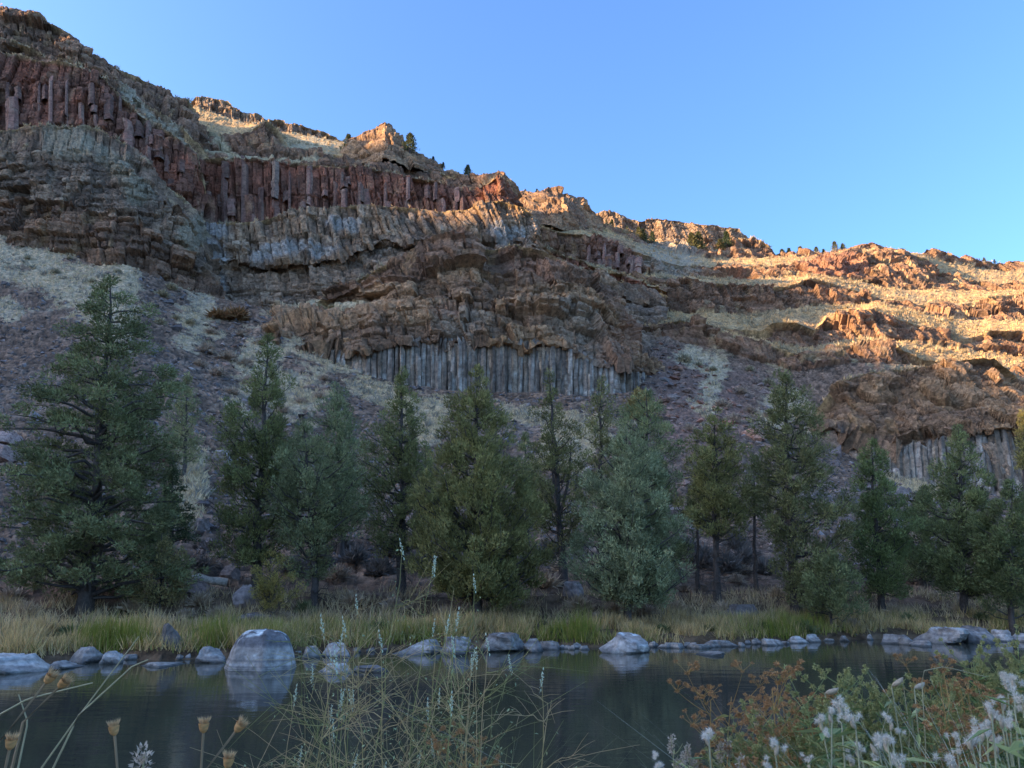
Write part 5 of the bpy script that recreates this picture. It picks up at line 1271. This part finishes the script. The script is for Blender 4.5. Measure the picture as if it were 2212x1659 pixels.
BRI = bristles()
for i, (hx_, hy_, bx_, by_, D, lab) in enumerate([
  (103, 1470, -30, 1640, 1.00, 'dried thistle head topping the tilted pair at the left edge'), (132, 1480, 50, 1560, 1.02, 'dried thistle head leaning right beside the topmost of the tilted pair'),
  (22, 1612, -10, 1760, .95, 'dried thistle head low at the left edge'), (247, 1582, 262, 1760, 1.0, 'upright dried thistle head on a brown stem beside thin bent straws'),
  (440, 1576, 428, 1760, 1.0, 'upright dried thistle head on a straight stem next to a leaning one'), (513, 1575, 400, 1720, 1.0, 'leaning dried thistle head on a slanted stem'), (492, 1652, 470, 1790, .95, 'dried thistle head just peeping up below the leaning one')]):
    tip = at(hx_, hy_, D); low = at(bx_, by_, D)
    d = (tip - low) / np.linalg.norm(tip - low)
    foot = np.array([low[0] - d[0] * .25, D, nbz(float(low[0]), D)])
    root = empty('thistle_head', tuple(foot)); tag(root, lab, 'seed head', 'dried thistles near the lens')
    P = np.array([[0, 0, 0], (low - foot) * np.array([.6, 1, .5]), low - foot, (low - foot) * .4 + (tip - foot) * .6, tip - foot])
    stem_part(root, [(P, np.array([.0024, .0022, .0017, .0014, .0016]))], (.36, .24, .13), r, 6)
    q = Vector(d).to_track_quat('Z', 'Y').to_euler(); s = .0074
    hd = inst('seed_cup', CUP, tuple(tip - foot - d * .004), s, root, q)
    inst('bristles', BRI, (0, 0, 0), 1.0, hd, (0, 0, 0))
def straw(pts, D, lab, rad=.0016, c=(.52, .43, .24)):
    P = np.array([at(a, b, D) for a, b in pts]); foot = np.array([P[0][0], D, nbz(float(P[0][0]), D)])
    t = np.linspace(0, len(P) - 1, 16); Q = np.stack([np.interp(t, np.arange(len(P)), P[:, k]) for k in range(3)], 1)
    Q = np.concatenate([[foot], Q]); o_ = foot
    V, F = tubes([(Q - o_, np.linspace(rad * 1.2, rad * .6, len(Q)))], 4)
    o = obj('dry_straw', mesh('dry_straw', V, F, vcol(V, c, r), smooth=True), M_PLANT); o.location = tuple(o_); tag(o, lab, 'straw')
straw([(75, 1680), (160, 1560), (300, 1375)], 1.5, 'long straight straw slanting up past the left rocks')
straw([(100, 1690), (170, 1545), (285, 1440), (320, 1425)], 1.4, 'thin forked straw slanting below the long straight one')
straw([(30, 1700), (60, 1560), (40, 1500)], 1.3, 'short bent straw among the thistle heads at the left edge')
straw([(-30, 1560), (60, 1510), (200, 1475)], 1.3, 'straw lying low across the left thistle heads')
straw([(1995, 1720), (2000, 1620), (1990, 1450), (2040, 1440), (2130, 1462)], 2.4, 'arching pale straw bending over the right hand weeds')
straw([(1960, 1700), (1965, 1580), (1950, 1470)], 2.5, 'upright pale straw among the milkweed')
straw([(1930, 1700), (1900, 1600), (1925, 1510)], 2.5, 'curved straw carrying the open milkweed pods')
# ---- right hand weeds: milkweed, goldenrod, parsnip, plumes, dry grass
def milkweed(i, px, py, D, kind, label):
    r = np.random.default_rng(1200 + i)
    tip = at(px, py, D); b = near_base(px + r.uniform(-25, 25), D + r.uniform(-.1, .1)); T = tip - b
    root = empty('milkweed', tuple(b)); tag(root, label, 'milkweed', 'milkweed on the near bank')
    main = bez(np.zeros(3), T, np.array([r.uniform(-.04, .04), 0, 0]), 8, .004, r)
    stem_part(root, [(main, np.linspace(.0045, .002, 8))], (.50, .44, .26), r, 5)
    n = 34; s = r.uniform(.25, .97, n); P = np.stack([np.interp(s, np.linspace(0, 1, 8), main[:, k]) for k in range(3)], 1)
    a = r.uniform(0, 6.28, n); Dr = np.stack([np.cos(a), np.sin(a), r.uniform(-.4, .7, n)], 1)
    leaf_part(root, P, Dr, r.uniform(.05, .11, n), r.uniform(.010, .022, n), (.22, .27, .10), (.42, .40, .16), r)
    if kind == 'fluff':
        s = r.uniform(.014, .021)
        pd = inst('pod', POD[i % 2], tuple(T + np.array([0, 0, -.03])), s * 1.6, root)
        inst('seed_fluff', FLUFF[i % 4], tuple(T), s, root)
        if r.random() < .5: inst('seed_fluff', FLUFF[(i + 1) % 4], tuple(T + np.array([r.uniform(-.03, .03), r.uniform(-.03, .03), r.uniform(-.05, .02)])), s * .8, root)
    else:
        inst('pod', (GPOD if kind == 'green' else POD)[0], tuple(T), .045, root, (r.uniform(-.5, .5), r.uniform(.4, 1.2), 0))
for i, (px, py) in enumerate([(1530, 1583), (1815, 1523), (1797, 1536), (1846, 1546), (1772, 1552), (1920, 1552), (1672, 1605), (1746, 1634), (1856, 1612), (1895, 1605), (1916, 1597), (1836, 1632), (1895, 1636), (1938, 1646), (2063, 1589), (2116, 1577), (2096, 1595), (2133, 1579), (2162, 1511), (2162, 1547), (2141, 1528), (2176, 1474), (2188, 1466), (2207, 1503), (1420, 1653), (2150, 1602), (2050, 1640), (1660, 1650)]):
    milkweed(i, px, py, 1.95 + .35 * ((i * 37) % 10) / 10, 'fluff', 'milkweed stalk with a burst pod spilling white silky fluff')
for i, (px, py, k, lab) in enumerate([(1969, 1548, 'green', 'milkweed stalk with a closed pale green pod pointing right'), (1926, 1482, 'dry', 'milkweed stalk with an open papery pod above the weeds'), (1975, 1486, 'dry', 'milkweed stalk with an upright empty pod beside the open papery one'), (1782, 1497, 'dry', 'milkweed stalk with a thin dry pod over the brown umbels')]):
    milkweed(60 + i, px, py, 2.5, k, lab)
GOLD = [knob_mesh('flower_head', 950 + i, 46, 1, (.48, .40, .15), (.34, .33, .12), elong=1.0, L=.7) for i in range(2)]
BRN = [knob_mesh('umbel', 955 + i, 46, 1, (.56, .29, .11), (.44, .23, .11), elong=.5, L=.6) for i in range(3)]
PLUME = [knob_mesh('plume', 960 + i, 220, 1, (.66, .52, .38), (.54, .41, .30), elong=2.6, L=.35) for i in range(2)]
def weed(i, px, py, D, kind, label, group):
    r = np.random.default_rng(1400 + i)
    tip = at(px, py, D); b = near_base(px + r.uniform(-40, 40), D); T = tip - b; H = T[2]
    root = empty({'gold': 'goldenrod', 'umbel': 'wild_parsnip', 'plume': 'plume_weed'}[kind], tuple(b)); tag(root, label, 'weed', group)
    main = bez(np.zeros(3), T, np.array([r.uniform(-.03, .03), 0, 0]), 9, .004, r)
    sc = {'gold': (.32, .33, .12), 'umbel': (.56, .32, .11), 'plume': (.40, .36, .18)}[kind]
    paths = [(main, np.linspace(.004, .0015, 9))]; heads = []
    nb = {'gold': 22, 'umbel': 11, 'plume': 5}[kind]
    for k in range(nb):
        s = r.uniform(.80, .99) if kind != 'umbel' else r.uniform(.72, .97)
        p0 = np.array([np.interp(s, np.linspace(0, 1, 9), main[:, q]) for q in range(3)])
        a = r.uniform(0, 6.283); l = {'gold': r.uniform(.03, .12) * (1.3 - s) * 4, 'umbel': r.uniform(.07, .17), 'plume': r.uniform(.02, .05)}[kind]; el = r.uniform(.4, 1.1)
        e = p0 + l * np.array([math.cos(a) * math.cos(el), math.sin(a) * math.cos(el), math.sin(el)])
        paths.append((bez(p0, e, np.array([0, 0, -.006]), 5), np.linspace(.0018, .0008, 5))); heads.append(e)
        if kind == 'umbel':
            for q in range(7):
                a2 = r.uniform(0, 6.283); e2 = e + .035 * np.array([math.cos(a2), math.sin(a2), r.uniform(.4, 1.1)])
                paths.append((np.array([e, e2]), np.array([.0009, .0006]))); heads.append(e2)
        elif kind == 'gold':
            for q in range(2):
                heads.append(p0 + (e - p0) * r.uniform(.4, .9) + r.normal(size=3) * .006)
    stem_part(root, paths, sc, r, 4)
    n = {'gold': 130, 'umbel': 26, 'plume': 50}[kind]; s = r.uniform(.15, .95, n); P = np.stack([np.interp(s, np.linspace(0, 1, 9), main[:, k]) for k in range(3)], 1)
    a = r.uniform(0, 6.28, n); Dr = np.stack([np.cos(a), np.sin(a), r.uniform(.0, 1.0, n)], 1)
    c1, c2 = {'gold': ((.16, .23, .07), (.30, .35, .12)), 'umbel': ((.42, .34, .10), (.38, .24, .08)), 'plume': ((.26, .30, .11), (.42, .38, .18))}[kind]
    leaf_part(root, P, Dr, r.uniform(.04, .10, n), r.uniform(.006, .013, n), c1, c2, r)
    if kind == 'plume':
        inst('plume', PLUME[i % 2], tuple(T + np.array([0, 0, -.02])), r.uniform(.014, .02), root, (r.uniform(-.2, .2), r.uniform(-.2, .2), 0))
        for e in heads[:3]: inst('plume', PLUME[(i + 1) % 2], tuple(e - np.array([0, 0, .04])), r.uniform(.009, .013), root, (r.uniform(-.5, .5), r.uniform(-.5, .5), 0))
    else:
        me, s0 = (GOLD, .0085) if kind == 'gold' else (BRN, .0085)
        for e in heads: inst({'gold': 'flower_head', 'umbel': 'umbel'}[kind], me[r.integers(0, len(me))], tuple(e), s0 * r.uniform(.7, 1.3), root)
k = 0
for px, py in [(1739, 1507), (1809, 1458), (1907, 1497), (1885, 1515), (2102, 1428), (2200, 1412), (2168, 1448), (2060, 1500), (1700, 1560), (1640, 1560), (1960, 1530), (2010, 1490), (1860, 1500), (2120, 1470), (2180, 1500), (1770, 1580), (1600, 1600), (2040, 1550), (1720, 1600), (1800, 1600), (1880, 1570), (1980, 1600), (2090, 1540), (2190, 1560), (1650, 1640), (1560, 1640), (1850, 1650), (2020, 1620), (2225, 1440), (1950, 1640), (2240, 1520), (1690, 1640)]:
    weed(k, px, py, 2.45 + 1.1 * ((k * 53) % 17) / 17, 'gold', 'green leafy goldenrod stalk with faded gold flower sprays', 'goldenrod on the near bank'); k += 1
for px, py in [(1535, 1515), (1580, 1505), (1668, 1490), (1690, 1515), (1640, 1530), (1720, 1545), (2071, 1465), (2030, 1475), (2090, 1490), (1995, 1480), (2050, 1500), (1005, 1628), (1045, 1640)]:
    weed(k, px, py, 2.4 + .9 * ((k * 31) % 13) / 13, 'umbel', 'dry rust brown umbel weed with spreading ribs' if px > 1200 else 'low dry rust brown umbel weed at the foot of the clover tangle', 'rust brown umbels' if px > 1200 else 'rust brown umbels under the clover'); k += 1
for px, py in [(1450, 1592), (1483, 1612), (1573, 1600), (1598, 1640), (1635, 1544), (1555, 1612), (1465, 1650), (1500, 1650), (312, 1630)]:
    weed(k, px, py, 2.4 + .5 * (k % 3) / 3 if px > 500 else 1.3, 'plume', 'weed with a fluffy tan pink plume of seed' if px > 500 else 'slim brown seed spike standing among the thistle heads', 'tan plumed weeds' if px > 500 else None); k += 1
# undergrowth of leaves and pale dry grass
def near_grass(name, n, seed, pxr, Dr_, h, wid, c1, c2, label, lean=.35, pw=1.0):
    r = np.random.default_rng(seed)
    px = pxr[0] + (pxr[1] - pxr[0]) * r.uniform(0, 1, n) ** pw; D = r.uniform(*Dr_, n)
    X = at(px, 1500, D)[:, 0]; Z = np.array([nbz(float(a), float(b)) for a, b in zip(X, D)])
    H = h * r.uniform(.55, 1.1, n) * np.interp(px, [pxr[0], pxr[1]], [.85, 1.08])
    d = r.normal(size=(n, 3)) * lean; d[:, 2] = 0; d *= H[:, None]
    P0 = np.stack([X, D, Z], 1); t_ = [0, .35, .7, 1.0]; k = 4
    S = np.stack([np.cos(r.uniform(0, 3.14, n)), np.sin(r.uniform(0, 3.14, n)), np.zeros(n)], 1); W = wid * r.uniform(.6, 1.4, n)
    V = np.empty((n, 2 * k, 3))
    for j, t in enumerate(t_):
        c = P0 + d * t ** 2 + np.array([0, 0, 1.]) * (H * (t - .12 * t * t))[:, None]
        w = (W * (1 - .9 * t))[:, None]
        V[:, 2 * j] = c - S * w * .5; V[:, 2 * j + 1] = c + S * w * .5
    idx = (np.arange(n) * 2 * k)[:, None]
    F = np.concatenate([idx + np.array([[2 * j, 2 * j + 1, 2 * j + 3, 2 * j + 2]]) for j in range(k - 1)])
    tt = r.random(n)[:, None]; col = np.repeat((np.array(c1) * (1 - tt) + np.array(c2) * tt) * r.uniform(.8, 1.2, (n, 1)), 2 * k, 0)
    tag(obj(name, mesh(name, V.reshape(-1, 3), F, col), M_PLANT), label, 'grass', kind='stuff')
near_grass('dry_grass', 1100, 31, (2020, 2330), (1.5, 2.1), 1.22, .005, (.62, .55, .38), (.72, .66, .50), 'pale dry grass blades arching at the right edge of the near bank', pw=.8)
near_grass('bank_weeds', 2600, 32, (1560, 2330), (2.2, 3.6), 1.02, .010, (.17, .23, .08), (.32, .34, .13), 'green undergrowth of leafy blades among the milkweed', lean=.22)
near_grass('bank_weeds', 500, 33, (1380, 1600), (2.3, 3.2), .82, .009, (.24, .27, .10), (.40, .36, .16), 'short mixed undergrowth around the tan plumed weeds', lean=.25)
near_grass('bank_weeds', 700, 34, (640, 1080), (2.5, 3.5), .95, .004, (.42, .35, .17), (.34, .33, .14), 'thin dry undergrowth at the foot of the clover tangle', lean=.35)
